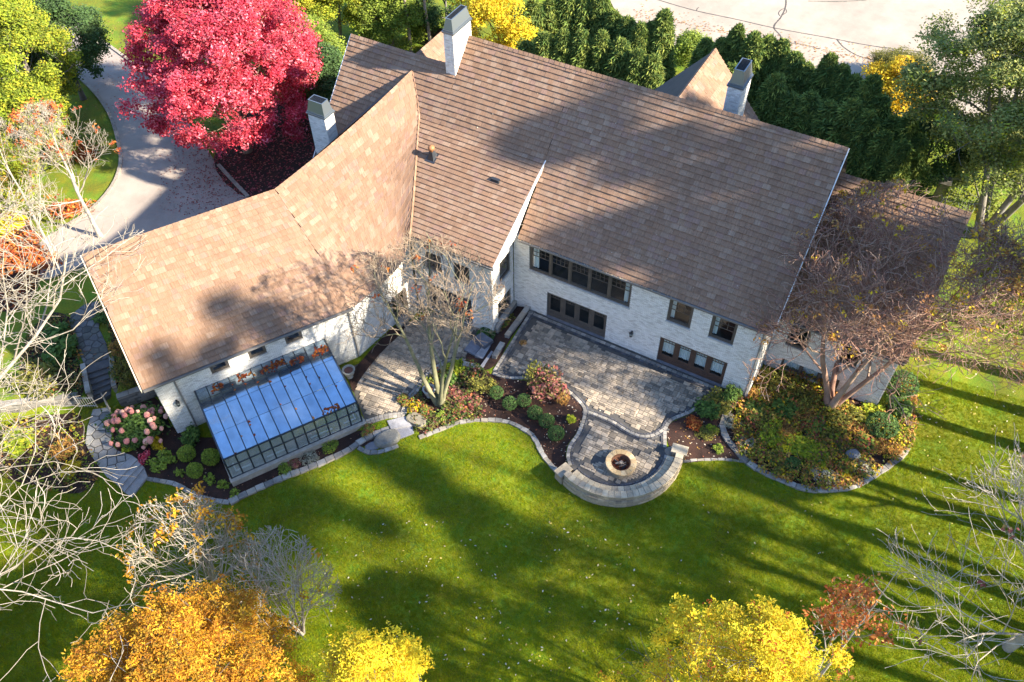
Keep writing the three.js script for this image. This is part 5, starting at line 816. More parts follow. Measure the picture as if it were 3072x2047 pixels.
tree('leafy_tree', 'green tree crowding the far side of the multi-stemmed tree', foot(3000, 480, 4), { h: 8, clear: 0.05, rx: 3.8, r0: 0.16, n: 4800, leaf: 'mid', pal: 'green', shell: 0.45, kids: [9, 5, 4], levels: 2 });
tree('yellow_shrub', 'golden yellow shrub at the end of the hedge beside the street', foot(2690, 262, 1.6), { h: 3.4, clear: 0.02, rx: 2.4, r0: 0.08, n: 3800, leaf: 'mid', pal: 'yellow', shell: 0.6, levels: 2, kids: [9, 5, 4], cat: 'shrub' });
tree('clipped_shrub', 'rounded dark green clipped shrub beside the street', foot(2690, 215, 1.2), { h: 2.6, clear: 0.02, rx: 2.3, r0: 0.08, n: 4500, leaf: 'fine', pal: 'olive', shell: 0.9, levels: 2, kids: [8, 5, 4], cat: 'shrub' });
tree('variegated_shrub', 'pale cream and pink leaved shrub peeping over the ridge', foot(1840, 222, 1.5), { h: 3.2, clear: 0.02, rx: 2.6, r0: 0.07, n: 1700, leaf: 'few', pal: 'tan', shell: 0.4, levels: 2, kids: [8, 5, 4], cat: 'shrub' });
tree('fresh_shrub', 'bright lime shrub in the gap of the hedge', foot(2065, 150, 1), { h: 2.0, clear: 0.02, rx: 1.2, r0: 0.05, n: 1100, leaf: 'mid', pal: 'fresh', shell: 0.5, levels: 2, kids: [7, 5, 4], cat: 'shrub' });
tree('multi_stem_tree', 'tall green multi-stemmed tree beside the stone pillar', gpx(2945, 705), { h: 16.5, clear: 0.3, rx: 8.0, rz: 6.4, lean: V(-1.5, 0, 0), r0: 0.3, stems: 4, splay: 0.3, kids: [6, 6, 5, 3], levels: 3, bark: 'grey', n: 15000, leaf: 'mid', pal: 'green', pal2: 'lime', n2: 2500, scatter: 0.6, shell: 0.35, rc: [0.5, 1.2], up: 0.04 });
tree('leafy_tree', 'yellow-green tree at the edge of the side lawn by the stone wall', foot(3030, 850, 4), { h: 7.5, clear: 0.15, rx: 3.2, r0: 0.15, n: 3600, leaf: 'big', pal: 'lime', shell: 0.3, kids: [8, 5, 4], levels: 2 });
// brown tree in front of the side wing
tree('locust_tree', 'large thinning tree with pinkish-brown twigs before the side wing', gpx(2490, 1222), { h: 13.2, clear: 0.14, rx: 7.3, rz: 6.2, r0: 0.18, stems: 4, splay: 0.34, kids: [6, 8, 7, 5], levels: 4, bark: 'pinkish', n: 620, leaf: 'few', pal: 'tan', pal2: 'yellow', n2: 260, scatter: 0.2, cut: 1.15, thick: 1.15, up: 0.07, wig: 0.3, lean: V(2.6, 0, -1.6), minR: 0.012 });
// multi-stem tree on the terrace
tree('multi_stem_tree', 'bare pale multi-stem tree growing between terrace and flower bed', gpx(1318, 1212), { h: 11.0, clear: 0.28, rx: 4.6, rz: 4.0, r0: 0.18, stems: 4, splay: 0.36, kids: [4, 6, 5, 3], levels: 4, cut: 1.4, bark: 'mossy', twig: 'tan', n: 40, leaf: 'few', pal: 'rust', scatter: 0.15, up: 0.1, wig: 0.24, lean: V(-1.0, 0, -0.6) , minR: 0.013});
// foreground trees
tree('bare_tree', 'big white-limbed bare tree with a few yellow leaves over the lower path', foot(-325, 1200, 8), { h: 16, clear: 0.2, rx: 13, r0: 0.3, cut: 1.2, kids: [13, 8, 7, 5], levels: 4, bark: 'pale', n: 90, leaf: 'few', pal: 'yellow', scatter: 0.2, up: 0.09, wig: 0.3, minR: 0.011, thick: 1.1 });
tree('bare_tree', 'spreading bare tree with pale curling twigs over the shaded lawn', foot(-340, 1760, 8), { h: 15, clear: 0.22, rx: 11.5, r0: 0.26, cut: 1.2, kids: [10, 7, 6, 4], levels: 4, bark: 'pale', n: 50, leaf: 'few', pal: 'yellow', scatter: 0.2, up: 0.09, wig: 0.3, minR: 0.011 });
tree('bare_tree', 'knotty pale bare tree reaching over the reddish mulch bed', foot(-345, 1480, 8), { h: 15, clear: 0.22, rx: 12, r0: 0.26, cut: 1.2, kids: [12, 8, 6, 4], levels: 4, bark: 'pale', n: 60, leaf: 'few', pal: 'yellow', scatter: 0.2, up: 0.09, wig: 0.3, minR: 0.011, thick: 1.1 });
tree('golden_tree', 'golden orange tree with dense glowing foliage beside the lawn', foot(535, 1995, 7), { h: 10.5, clear: 0.05, rx: 4.8, rz: 3.3, r0: 0.2, kids: [11, 7, 5, 3], levels: 3, n: 11000, leaf: 'fine', pal: 'gold', shell: 0.38, scatter: 0.4, size: [0.8, 1.25] });
tree('bare_shrub', 'tall bare shrub with yellow leaf remnants above the golden tree', foot(585, 1700, 4.5), { h: 9.4, clear: 0.05, rx: 2.3, r0: 0.09, stems: 6, splay: 0.16, cut: 1.5, kids: [6, 5, 4, 3], levels: 3, bark: 'pale', n: 330, leaf: 'few', pal: 'gold', scatter: 0.2, up: 0.12, cat: 'shrub', minR: 0.012 });
tree('bare_shrub', 'grey bare twiggy shrub on the lawn side of the golden tree', foot(845, 1775, 4), { h: 8.2, clear: 0.05, rx: 2.1, r0: 0.08, stems: 6, splay: 0.18, cut: 1.5, kids: [6, 5, 4, 3], levels: 3, bark: 'pale', n: 25, leaf: 'few', pal: 'gold', scatter: 0.2, up: 0.12, cat: 'shrub', minR: 0.012 });
tree('yellow_tree', 'lemon yellow tree next to the golden orange one', foot(1090, 2070, 6), { h: 8.6, clear: 0.1, rx: 2.5, r0: 0.14, kids: [10, 6, 5, 3], levels: 3, n: 3000, leaf: 'fine', pal: 'lemon', shell: 0.35, scatter: 0.35 });
tree('yellow_tree', 'broad lemon yellow tree under the orange sapling', foot(2190, 2035, 6.5), { h: 10.2, clear: 0.05, rx: 5.2, rz: 3.0, r0: 0.2, kids: [11, 7, 5, 3], levels: 3, n: 5200, leaf: 'fine', pal: 'lemon', shell: 0.3, scatter: 0.45, pal2: 'rust', n2: 220 });
tree('orange_sapling', 'slim sapling with orange-red leaves beside the broad yellow tree', foot(2560, 1890, 5.5), { h: 9.6, clear: 0.25, rx: 1.8, r0: 0.09, stems: 2, splay: 0.12, kids: [8, 5, 4], levels: 2, bark: 'pale', n: 380, leaf: 'few', pal: 'orange', scatter: 0.3 });
tree('bare_tree', 'pale bare tree with upswept reddish twigs at the lawn side', foot(3230, 1760, 6.5), { h: 12, clear: 0.12, rx: 8.6, cut: 1.2, r0: 0.2, kids: [11, 8, 6, 4], levels: 4, bark: 'pale', n: 40, leaf: 'few', pal: 'pinkred', scatter: 0.15, up: 0.1, minR: 0.012 });
// trees outside the frame that shade lawn, patio and roofs
const shadeG = 'tall trees on the sunny boundary';
const shade = [[30, -9, 38, 2.5, 2800, 0.6], [29, -12.8, 36, 2.4, 1800, 0.78], [28.5, -16, 31.5, 2.4, 1900, 0.7], [31, -19.7, 27.5, 2.2, 1300, 0.7], [31, -6.6, 33, 2.8, 2600, 0.72], [30.5, -8.3, 24, 1.6, 800, 0.7], [33, -1, 38, 3, 2800, 0.76], [34.5, -4.2, 36, 3.3, 2400, 0.77], [31, -2.3, 35, 2.9, 2700, 0.79], [36, -0.5, 39, 3.3, 2600, 0.78], [31.5, 0.8, 36, 2.7, 1600, 0.84], [39, -4, 39, 3.5, 2200, 0.79], [30, -26, 24, 2.7, 4000, 0.7], [31, -31.2, 30.5, 2.7, 3800, 0.52], [31, -28.4, 22, 2.6, 3000, 0.42], [30, -22, 13.5, 2.4, 1200, 0.35], [29, -14.3, 17, 1.4, 240, 0.5], [30, -10.6, 16, 1.3, 200, 0.5], [28, -20.5, 10, 2, 360, 0.4], [36, -33, 29, 3.2, 2600, 0.5], [31.5, -12, 20, 0.9, 60, 0.8], [33, -15.4, 22, 0.9, 60, 0.8], [29.5, -5.2, 20, 0.9, 60, 0.8]];
shade.forEach(([x, z, h, r, n, cl], i) => tree('boundary_tree', 'tall half-bare boundary tree that throws long shadows over the lawn', V(x, groundH(x, z), z), { h, clear: cl, rx: r, r0: 0.36, kids: [9, 6, 5, 3], levels: 3, n, leaf: 'big', pal: 'lime', shell: 0.3, rc: [0.6, 1.3], nc: Math.max(8, Math.round(n / 95)), group: shadeG, size: [1.2, 1.9] }));
// ---------------------------------------------------------------- shrubs and flowers
const SHR = {};
function shrubGeo(key, o) { if (SHR[key]) return SHR[key]; rnd = RNG(o.seed || key.length * 77 + 5); const g = new GB(), n = o.n, pal = PAL[o.pal]; const lobes = []; for (let k = 0; k < 9; k++) { const a = k * 2.4 + rr(-.4, .4), q = k ? rr(0.35, 0.75) : 0; lobes.push([V(q * Math.cos(a), rr(0.15, 0.72) * (1.1 - q * 0.6), q * Math.sin(a)), rr(0.26, 0.46), rr(0.8, 1.18)]); } for (let i = 0; i < n; i++) { const a = rr(0, 6.283), sy = rr(-0.85, 1), ch = Math.sqrt(1 - sy * sy), q = Math.cbrt(rr(o.hollow ?? 0.2, 1)), lump = 0.84 + 0.3 * nA(a / 6.28, sy * 0.4 + 0.2); let lb = 1; let c; if (o.ball) c = V(ch * q * lump * Math.cos(a), 0.5 + 0.5 * sy * q * lump, ch * q * lump * Math.sin(a)); else { const L = pick(lobes); lb = L[2]; c = L[0].clone().add(V(ch * q * Math.cos(a), sy * q, ch * q * Math.sin(a)).multiplyScalar(L[1] * (rnd() < 0.08 ? 1.5 : 1))); c.y = Math.abs(c.y); } const d = V(rr(-1, 1), rr(-0.5, 0.7) + (o.upright || 0), rr(-1, 1)).normalize(), w = V().crossVectors(d, V(rr(-.4, .4), 1, rr(-.4, .4))).normalize(), k = o.leaf * rr(0.7, 1.3); g.color(pick(pal).clone().multiplyScalar(rr(0.75, 1.15) * lb)); const A = c.clone().addScaledVector(d, -k), B = c.clone().addScaledVector(d, k), wv = w.multiplyScalar(k * (o.asp ?? 0.5)); g.tri(A, c.clone().add(wv), B); g.tri(A, B, c.clone().sub(wv)); } return SHR[key] = g.build(); }
const stemGeo = (() => { const g = new GB().color(BARK.brown[1]); rnd = RNG(31); for (let i = 0; i < 7; i++) { const a = i * 0.9, k = rr(0.4, 0.75); g.tube([V(0, 0, 0), V(Math.cos(a) * k * 0.4, 0.35, Math.sin(a) * k * 0.4), V(Math.cos(a) * k, 0.75, Math.sin(a) * k)], [0.03, 0.022, 0.01], 4); } return g.build(); })();
function shrub(name, label, x, y, r, h, key, o, group) { const p = gpx(x, y, 0.02), t = thing(name, label, o.cat || 'shrub', p, (x * 7 + y) % 6.28, group); t.scale.set(r * (o.ball ? 1 : 1.2 + 0.25 * Math.sin(x)), h * (o.ball ? 1 : 1.1 + 0.3 * Math.sin(y * 1.7)), r * (o.ball ? 1 : 1.2 - 0.25 * Math.sin(x))); part('stems', stemGeo, M.bark, t); part('foliage', shrubGeo(key, o), LEAFV, t, 'stuff'); return t; }
const BOX = { n: 1500, pal: 'shrub', leaf: 0.075, ball: true, hollow: 0.8 }, DK = { n: 1500, pal: 'dark', leaf: 0.08, ball: true, hollow: 0.8, seed: 8 }, LEAFY = { n: 700, pal: 'shrub', leaf: 0.13, seed: 12 }, FR = { n: 600, pal: 'fresh', leaf: 0.13, seed: 17 }, YEL = { n: 600, pal: 'yellow', leaf: 0.12, seed: 19 }, OLV = { n: 700, pal: 'olive', leaf: 0.1, seed: 23 }, PINK = { n: 650, pal: 'pinkred', leaf: 0.13, seed: 29 }, SIL = { n: 700, pal: 'silver', leaf: 0.09, seed: 37 }, MIX = { n: 800, pal: 'mix', leaf: 0.12, seed: 41 }, FEA = { n: 500, pal: 'olive', leaf: 0.24, asp: 0.08, upright: 0.9, seed: 43 }, TANG = { n: 500, pal: 'tan', leaf: 0.22, asp: 0.09, upright: 0.8, seed: 47 }, RED = { n: 600, pal: 'red', leaf: 0.12, seed: 53 }, LIMEC = { n: 800, pal: 'lime', leaf: 0.12, seed: 59 };
// rounded shrubs by the greenhouse
const rb = 'rounded green shrubs by the greenhouse';
for (const [x, y, r] of [[565, 1374, 0.5], [637, 1384, 0.52], [590, 1424, 0.46]]) shrub('rounded_shrub', 'rounded bright green shrub in the bed beside the greenhouse', x, y, r, 0.85, 'round', { ...BOX, pal: 'fresh', leaf: 0.1, hollow: 0.6 }, rb);
shrub('leafy_shrub', 'green leafy shrub with a pink bloom near the greenhouse side', 575, 1322, 0.65, 1.0, 'leafy', LEAFY); shrub('leafy_shrub', 'yellow-green shrub with a pink bloom at the path corner', 490, 1392, 0.62, 0.8, 'fresh', FR);
shrub('red_perennial', 'small crimson perennial between hydrangea and path', 432, 1378, 0.35, 0.35, 'red', RED, null); shrub('yellow_perennial', 'yellowing perennial in front of the pink hydrangea', 387, 1345, 0.4, 0.5, 'limec', LIMEC); shrub('yellow_perennial', 'yellow-leaved perennial at the end of the pink hydrangea', 470, 1336, 0.42, 0.5, 'yellow', YEL);
for (const [x, y, r, l] of [[540, 1424, 0.26, 'sparse pale seedling between the rounded shrubs'], [632, 1442, 0.32, 'sparse leafy seedling by the greenhouse corner'], [672, 1458, 0.3, 'small weed-like plant at the greenhouse corner stone'], [706, 1484, 0.28, 'small plant by the bend of the edging stones']]) shrub('small_plant', l, x, y, r, 0.35, 'fresh2', { ...FR, n: 160, leaf: 0.2 });
for (const [x, y, r, l, k, o] of [[855, 1412, 0.4, 'low ferny green plant in the strip before the greenhouse', 'fern', { ...FR, n: 300, leaf: 0.2, asp: 0.2, seed: 3 }], [992, 1342, 0.5, 'bright ferny plant near the slab steps', 'fern', FR], [1105, 1292, 0.4, 'orange and green low plant at the greenhouse end', 'mix', MIX], [930, 1375, 0.5, 'greyish low ground cover in the greenhouse strip', 'sil', SIL], [880, 1392, 0.35, 'reddish low ground cover in the greenhouse strip', 'pink', PINK]]) shrub('low_plant', l, x, y, r, 0.3, k, o);
// hydrangea with pink heads
{
  rnd = RNG(515); const p = gpx(422, 1300), t = thing('hydrangea', 'large hydrangea with faded pink flower heads beside the gate', 'shrub', p);
  const G = shrubGeo('hyd', { n: 3600, pal: 'shrub', leaf: 0.065, seed: 61, py: 0.8 }); const f = part('foliage', G, LEAFV, t, 'stuff'); f.scale.set(2.0, 1.35, 1.55); const s = part('stems', stemGeo, M.bark, t); s.scale.set(1.6, 1.2, 1.3);
  const head = new THREE.IcosahedronGeometry(0.15, 2); { const q = head.attributes.position; for (let i = 0; i < q.count; i++) { const v = V(q.getX(i), q.getY(i), q.getZ(i)), k = 0.82 + 0.36 * nF(v.x * 1.7 + 0.3, v.z * 1.7 + v.y); q.setXYZ(i, v.x * k, v.y * k * 1.25, v.z * k); } head.computeVertexNormals(); }
  const hm = [0xc08a7c, 0xb87a72, 0xcca08e, 0xa86c68].map((c) => std({ color: lin(c), roughness: 1 })); for (let i = 0; i < 44; i++) { const a = rr(0, 6.283), q = Math.sqrt(rr(0.15, 1)), y = Math.sqrt(Math.max(0.05, 1 - q * q * 0.8)); const o = part('flower_head', head, pick(hm), t); o.position.set(2.05 * q * Math.cos(a), 1.3 * y + 0.05, 1.6 * q * Math.sin(a)); o.rotation.set(rr(-.6, .6), rr(0, 6), rr(-.6, .6)); o.scale.setScalar(rr(0.7, 1.15)); }
}
// plants by the upper walk
shrub('broadleaf_shrub', 'broad-leaved green shrub beside the dark flagstone walk', 195, 1058, 1.0, 0.8, 'broad', { ...LEAFY, n: 500, leaf: 0.19 }); shrub('broadleaf_shrub', 'low green shrub at the turn of the dark flagstone walk', 175, 1010, 0.8, 0.6, 'broad', LEAFY); shrub('broadleaf_shrub', 'green clump under the gable by the dark walk', 308, 960, 0.55, 0.7, 'leafy', LEAFY);
shrub('ornamental_grass', 'feathery green grass clump under the garage gable', 372, 1120, 0.75, 0.7, 'fea', FEA, null); shrub('ornamental_grass', 'tan feathery grass above the green clump under the gable', 352, 1055, 0.6, 0.5, 'tang', TANG); shrub('ornamental_grass', 'low grassy clump beside the retaining wall end', 395, 1150, 0.6, 0.5, 'fea', FEA);
// bed between patio and lawn
const dk = 'dark clipped shrubs between patio and lawn';
for (const [x, y, r] of [[1530, 1222, 0.45], [1572, 1213, 0.42], [1605, 1250, 0.45], [1640, 1275, 0.46], [1668, 1312, 0.48], [1490, 1190, 0.42]]) shrub('clipped_shrub', 'small dark green clipped shrub in the mulch beside the lawn curve', x, y, r, 0.75, 'dk', DK, dk);
shrub('red_leaf_shrub', 'shrub turning red and olive overhanging the patio edge', 1640, 1168, 1.05, 1.5, 'redol', { n: 900, pal: 'pinkred', leaf: 0.09, seed: 67 }); shrub('olive_shrub', 'olive green shrub mingled with the red one at the patio edge', 1618, 1150, 0.7, 1.3, 'olv', OLV);
for (const [x, y, r, h, k, o, l] of [[1240, 1222, 0.5, 0.4, 'yellow', YEL, 'yellow flowering plants at the terrace corner by the boulder'], [1278, 1245, 0.55, 0.45, 'mix', MIX, 'orange and green plants beside the boulder'], [1330, 1255, 0.45, 0.5, 'fresh', FR, 'bright green plant near the lawn edge stones'], [1365, 1190, 0.7, 0.7, 'pink', PINK, 'pink-tinged shrub beside the tree trunk'], [1405, 1200, 0.75, 0.8, 'pink', PINK, 'large pinkish hydrangea-like shrub in the middle of the bed'], [1380, 1240, 0.5, 0.5, 'mix', MIX, 'mixed russet plants below the pinkish shrub'], [1370, 1110, 0.6, 0.6, 'limec', LIMEC, 'lime green plant by the slab steps'], [1345, 1150, 0.6, 0.7, 'leafy', LEAFY, 'green shrub right behind the tree trunk'], [1450, 1165, 0.6, 0.7, 'olv', OLV, 'olive shrub in the corner under the patio edge'], [1210, 1205, 0.4, 0.4, 'mix', MIX, 'russet clump at the rim of the terrace'], [1712, 1262, 0.28, 0.35, 'limec', LIMEC, 'tiny lime plant by the neck of the patio'], [1690, 1205, 0.4, 0.5, 'tang', TANG, 'tan dry plant below the red shrub']]) shrub('bed_plant', l, x, y, r, h, k, o);
for (const [x, y, r, h, k, o, l] of [[1458, 1012, 0.6, 0.5, 'dk', DK, 'dark evergreen clump at the corner of the porch bay'], [1500, 985, 0.5, 0.45, 'mix', MIX, 'mixed low plants in the porch planter'], [1525, 960, 0.5, 0.35, 'olv', OLV, 'olive ground cover in the porch planter'], [1570, 1030, 0.25, 0.2, 'tang', TANG, 'dry tuft by the planter end']]) shrub('planter_plant', l, x, y, r, h, k, o);
// bed of the brown tree
for (const [x, y, r, h, k, o, l] of [[2155, 1215, 0.75, 0.9, 'olv', OLV, 'olive bush where patio meets the tree bed'], [2120, 1240, 0.7, 0.7, 'leafy', LEAFY, 'green bush beside the curved patio border'], [2188, 1195, 0.6, 0.8, 'leafy', LEAFY, 'green bush at the foot of the white wall corner'], [2080, 1272, 0.45, 0.25, 'pinkT', { n: 350, pal: 'rust', leaf: 0.16, seed: 5 }, 'russet low plant by the neck of the patio'], [2135, 1290, 0.3, 0.3, 'limec', LIMEC, 'small lime plant in the dark mulch'], [2155, 1350, 0.28, 0.3, 'fresh', FR, 'small bright plant near the thin edging'], [2120, 1300, 0.5, 0.4, 'olv', OLV, 'dull olive mound in the dark mulch'],
  [2195, 1270, 0.5, 0.4, 'sil', SIL, 'silvery mound inside the stone edging curve'], [2238, 1338, 0.5, 0.4, 'sil', SIL, 'pale silver mound at the inner edging'], [2222, 1300, 0.45, 0.45, 'tang', TANG, 'tan mound between the silvery ones'], [2310, 1310, 0.8, 0.6, 'limec', LIMEC, 'bright yellow-green sprawling shrub under the tree'], [2350, 1330, 0.8, 0.5, 'yel2', { ...YEL, pal: 'lemon' }, 'yellow ground-hugging shrub under the tree'], [2400, 1345, 0.8, 0.55, 'limec', LIMEC, 'yellow-green shrub in the middle of the tree bed'], [2290, 1270, 0.8, 0.8, 'olv', OLV, 'olive shrub close to the white wall corner'], [2450, 1370, 0.8, 0.5, 'limec', LIMEC, 'lime ground cover near the upright boulder'], [2500, 1330, 0.8, 0.6, 'olv', OLV, 'olive shrub behind the upright boulder'], [2590, 1330, 0.8, 0.6, 'mix', MIX, 'mixed russet shrub beside the upright boulder'], [2640, 1290, 0.9, 0.9, 'dk', DK, 'dark evergreen shrub near the wing corner'], [2690, 1230, 0.9, 1.1, 'leafy', LEAFY, 'green shrub at the end wall of the side wing'], [2700, 1170, 0.9, 1.2, 'dk', DK, 'dark shrub along the end wall of the side wing'], [2560, 1290, 0.8, 0.6, 'tang', TANG, 'dry tan grass under the side wing wall'], [2440, 1290, 0.8, 0.6, 'mix', MIX, 'russet undergrowth around the tree trunks'], [2350, 1230, 0.9, 0.8, 'leafy', LEAFY, 'shaded green undergrowth below the side windows'], [2400, 1250, 0.8, 0.6, 'tang', TANG, 'tan undergrowth below the side windows'], [2330, 1390, 0.6, 0.45, 'olv', OLV, 'olive mound near the broad edging'], [2474, 1432, 0.6, 0.4, 'sil', SIL, 'grey-green mound by the broad edging'], [2535, 1425, 0.45, 0.45, 'yellow', YEL, 'golden tuft by the broad edging'], [2590, 1410, 0.5, 0.4, 'sil', SIL, 'pale whitish mound by the broad edging'], [2660, 1350, 0.7, 0.5, 'tang', TANG, 'tan grasses at the end of the broad edging'], [2375, 1400, 0.5, 0.4, 'dk', DK, 'dark mound near the broad edging'], [2410, 1210, 0.7, 0.9, 'olv', OLV, 'olive bush against the side wing wall'], [2285, 1190, 0.9, 0.8, 'tang', TANG, 'tan undergrowth at the corner of the white wall'], [2330, 1165, 0.9, 0.7, 'olv', OLV, 'olive undergrowth between white wall and side wing'], [2262, 1230, 0.7, 0.6, 'leafy', LEAFY, 'green undergrowth inside the stone edging start'], [2255, 1265, 0.5, 0.5, 'mix', MIX, 'russet clump beside the silvery mound'], [2520, 1250, 0.9, 0.6, 'olv', OLV, 'olive undergrowth behind the tree trunks'], [2600, 1245, 0.8, 0.6, 'limec', LIMEC, 'lime undergrowth by the wing corner'], [2350, 1290, 0.7, 0.5, 'tang', TANG, 'tan tangle behind the yellow shrubs'], [2560, 1385, 0.5, 0.4, 'limec', LIMEC, 'lime clump in front of the upright boulder'], [2280, 1360, 0.5, 0.35, 'mix', MIX, 'russet clump at the bend of the broad edging'], [2430, 1415, 0.5, 0.35, 'mix', MIX, 'russet clump along the broad edging'], [2690, 1300, 0.6, 0.5, 'limec', LIMEC, 'yellowish clump at the far end of the bed']]) shrub('bed_plant', l, x, y, r, h, k, o);
for (const [x, y, r, h, k, o, l] of [[255, 470, 1.0, 1.1, 'rustS', { n: 500, pal: 'rust', leaf: 0.1, seed: 6 }, 'rust-coloured bush inside the driveway bend'], [215, 640, 1.1, 0.9, 'tanS', { n: 500, pal: 'rust', leaf: 0.1, seed: 9 }, 'rusty low bush at the island end'], [60, 760, 1.5, 1.1, 'rustS', {}, 'rusty shrub by the foot of the driveway'], [110, 790, 1.2, 1.0, 'tanS', {}, 'brown-leaved shrub beside the driveway kerb'], [20, 690, 1.4, 1.2, 'yel2', {}, 'orange-yellow shrub by the island lawn'], [170, 240, 1.5, 1.6, 'leafy', {}, 'green shrub under the dark tree by the driveway'], [120, 1150, 1.2, 0.8, 'olv', OLV, 'olive undergrowth behind the rubble wall'], [60, 1330, 1.0, 0.6, 'limec', LIMEC, 'lime undergrowth beneath the white-limbed tree'], [200, 1350, 0.8, 0.5, 'tang', TANG, 'tan dry plants beside the lower path'], [215, 1410, 0.6, 0.45, 'yellow', YEL, 'yellow plants beside the lower path'], [2075, 600, 0.5, 0.5, 'olv', OLV, '']]) if (l) shrub('border_shrub', l, x, y, r, h, k, o);
// ---------------------------------------------------------------- ground cover, fallen leaves and grass
function groundCover(place, n, pals, label, h = 0.25) { const o = new THREE.Group(); o.name = numbered('undergrowth'); o.userData = { kind: 'stuff', label, category: 'undergrowth' }; scene.add(o); const S = []; for (let i = 0; i < n; i++) { const p = place(); p.y += rnd() * rnd() * h; S.push(p); } leaves(o, 'foliage', CL.few, S, pals.flatMap((k) => PAL[k]), { size: [0.7, 1.4], bri: [0.7, 1.1] }); const g = new GB(); for (let i = 0; i < n / 14; i++) { const p = place(), a = rr(0, 6.28), l = rr(0.2, 0.6); g.color(pick(BARK.tan)).tube([p, p.clone().add(V(Math.cos(a) * l * 0.5, l * 0.5, Math.sin(a) * l * 0.5)), p.clone().add(V(Math.cos(a) * l, l * 0.6, Math.sin(a) * l))], [0.012, 0.01, 0.006], 3); } part('dry_stalks', g.build(), M.bark, o, 'stuff'); }
rnd = RNG(4321);
{ const B = (i) => { const P = bedPolys[i], [a, b, c, d] = bbox(P); return (ok = () => true) => () => { for (let g = 0; g < 300; g++) { const p = { x: rr(a, b), z: rr(c, d) }; if (inPoly(p, P) && ok(p)) return V(p.x, groundH(p.x, p.z) + 0.05, p.z); } return V(P[0].x, groundH(P[0].x, P[0].z), P[0].z); }; };
  const far = px(2238, 1385, -0.4).x; groundCover(B(1)((p) => p.x > px(2200, 1300, -0.4).x && nB(p.x * 0.11, p.z * 0.11) > 0.42), 4600, ['olive', 'tan', 'lime', 'mix', 'yellow', 'tan'], 'tangle of olive and tan undergrowth filling the brown tree bed', 0.45);
  groundCover(B(0)((p) => p.x < px(1480, 1250, -0.4).x && nB(p.x * 0.13 + 0.4, p.z * 0.13) > 0.44), 1300, ['olive', 'mix', 'shrub', 'pinkred'], 'mixed low foliage under the multi-stem tree', 0.35);
  groundCover(B(4)(), 700, ['olive', 'tan', 'shrub'], 'low foliage in the bed by the upper walk', 0.3); groundCover(B(6)(), 500, ['tan', 'lime', 'olive'], 'dry foliage beside the lower path', 0.25); groundCover(B(7)(), 900, ['rust', 'tan', 'rust'], 'rusty leaf tangle under the bare trees', 0.4); groundCover(B(3)(), 400, ['olive', 'tan', 'shrub'], 'low foliage under the gable of the garage wing', 0.3); }
// ---------------------------------------------------------------- fallen leaves and grass
function scatterLeaves(n, place, pal, label, size, geo = leafQuad(0.07)) { const im = new THREE.InstancedMesh(geo, LEAF, n), m = new THREE.Matrix4(), e = new THREE.Euler(), q = new THREE.Quaternion(); for (let i = 0; i < n; i++) { const p = place(); e.set(rr(-.35, .35), rr(0, 6.28), rr(-.35, .35)); m.compose(p, q.setFromEuler(e), V(1, 1, 1).multiplyScalar(rr(...size))); im.setMatrixAt(i, m); im.setColorAt(i, lin(pick(pal)).multiplyScalar(rr(0.8, 1.1))); } im.name = numbered('fallen_leaves'); im.userData = { kind: 'stuff', label, category: 'fallen leaves' }; im.castShadow = im.receiveShadow = true; scene.add(im); }
rnd = RNG(1234);
const inPx = (x0, x1, y0, y1, k = 0.03) => () => gpx(rr(x0, x1), rr(y0, y1), k);
const inBed = (i, k = 0.05) => { const P = bedPolys[i], [a, b, c, d] = bbox(P); return () => { for (let g = 0; g < 200; g++) { const p = { x: rr(a, b), z: rr(c, d) }; if (inPoly(p, P)) return V(p.x, groundH(p.x, p.z) + k, p.z); } return V(P[0].x, 0, P[0].z); }; };
const lawnPal = [0xd8ccb0, 0xc8b88a, 0xe0d8c8, 0xc0a860, 0xd0b868];
scatterLeaves(420, () => { const a = rnd(); return a < 0.55 ? gpx(rr(900, 1900), rr(1560, 2040), 0.06) : a < 0.8 ? gpx(rr(1600, 3000), rr(1480, 2000), 0.06) : gpx(rr(2760, 3060), rr(1030, 1500), 0.06); }, lawnPal, 'scattered pale fallen leaves on the lawn', [0.6, 1.2]);
scatterLeaves(500, inBed(0), [0xd0b898, 0xb88a68, 0x9c5a40, 0xe0d0b8, 0xa86a48], 'pale and russet fallen leaves in the bed by the lawn curve', [0.5, 1]);
scatterLeaves(1000, inBed(1), [0xd0b898, 0xb88a68, 0x9c5a40, 0xe0d0b8, 0xc89a48], 'pale fallen leaves in the bed of the brown tree', [0.5, 1]);
scatterLeaves(160, inBed(2), [0xb88a68, 0x9c5a40, 0xc8b090], 'few fallen leaves in the bed by the greenhouse', [0.5, 0.9]);
scatterLeaves(2600, inBed(5), [0xc05a64, 0xa83848, 0xd08078, 0x8c2c34, 0xb86a58], 'carpet of fallen red leaves under the maple', [0.8, 1.5]);
scatterLeaves(900, () => { const t = Math.pow(rnd(), 1.4); return px(lerp(700, 520, t) + rr(-60, 60) , lerp(560, 520, t) + rr(-90, 110), 0.03); }, [0x8c2c34, 0x9c4038, 0x7a2c28, 0xa8584c], 'red leaves blown onto the driveway', [0.6, 1.2]);
scatterLeaves(500, inPx(220, 520, 60, 330), [0x9c6a4c, 0xa85a4c, 0xb88a5c], 'brown leaves along the driveway kerb by the maple', [0.7, 1.3]);
scatterLeaves(900, () => { const x = rr(1900, 2800); return px(x, 60 + (x - 2000) * 0.19 + rr(-50, 70) * rnd() , 0.03); }, [0xb0803c, 0x9c6a30, 0xc89a50, 0x8a5028], 'drift of tan leaves along the pale street', [0.8, 1.5]);
scatterLeaves(260, inPx(60, 480, 1030, 1180), [0x9c5a40, 0xa87a58], 'russet leaves round the dark walk and steps', [0.6, 1.2]);
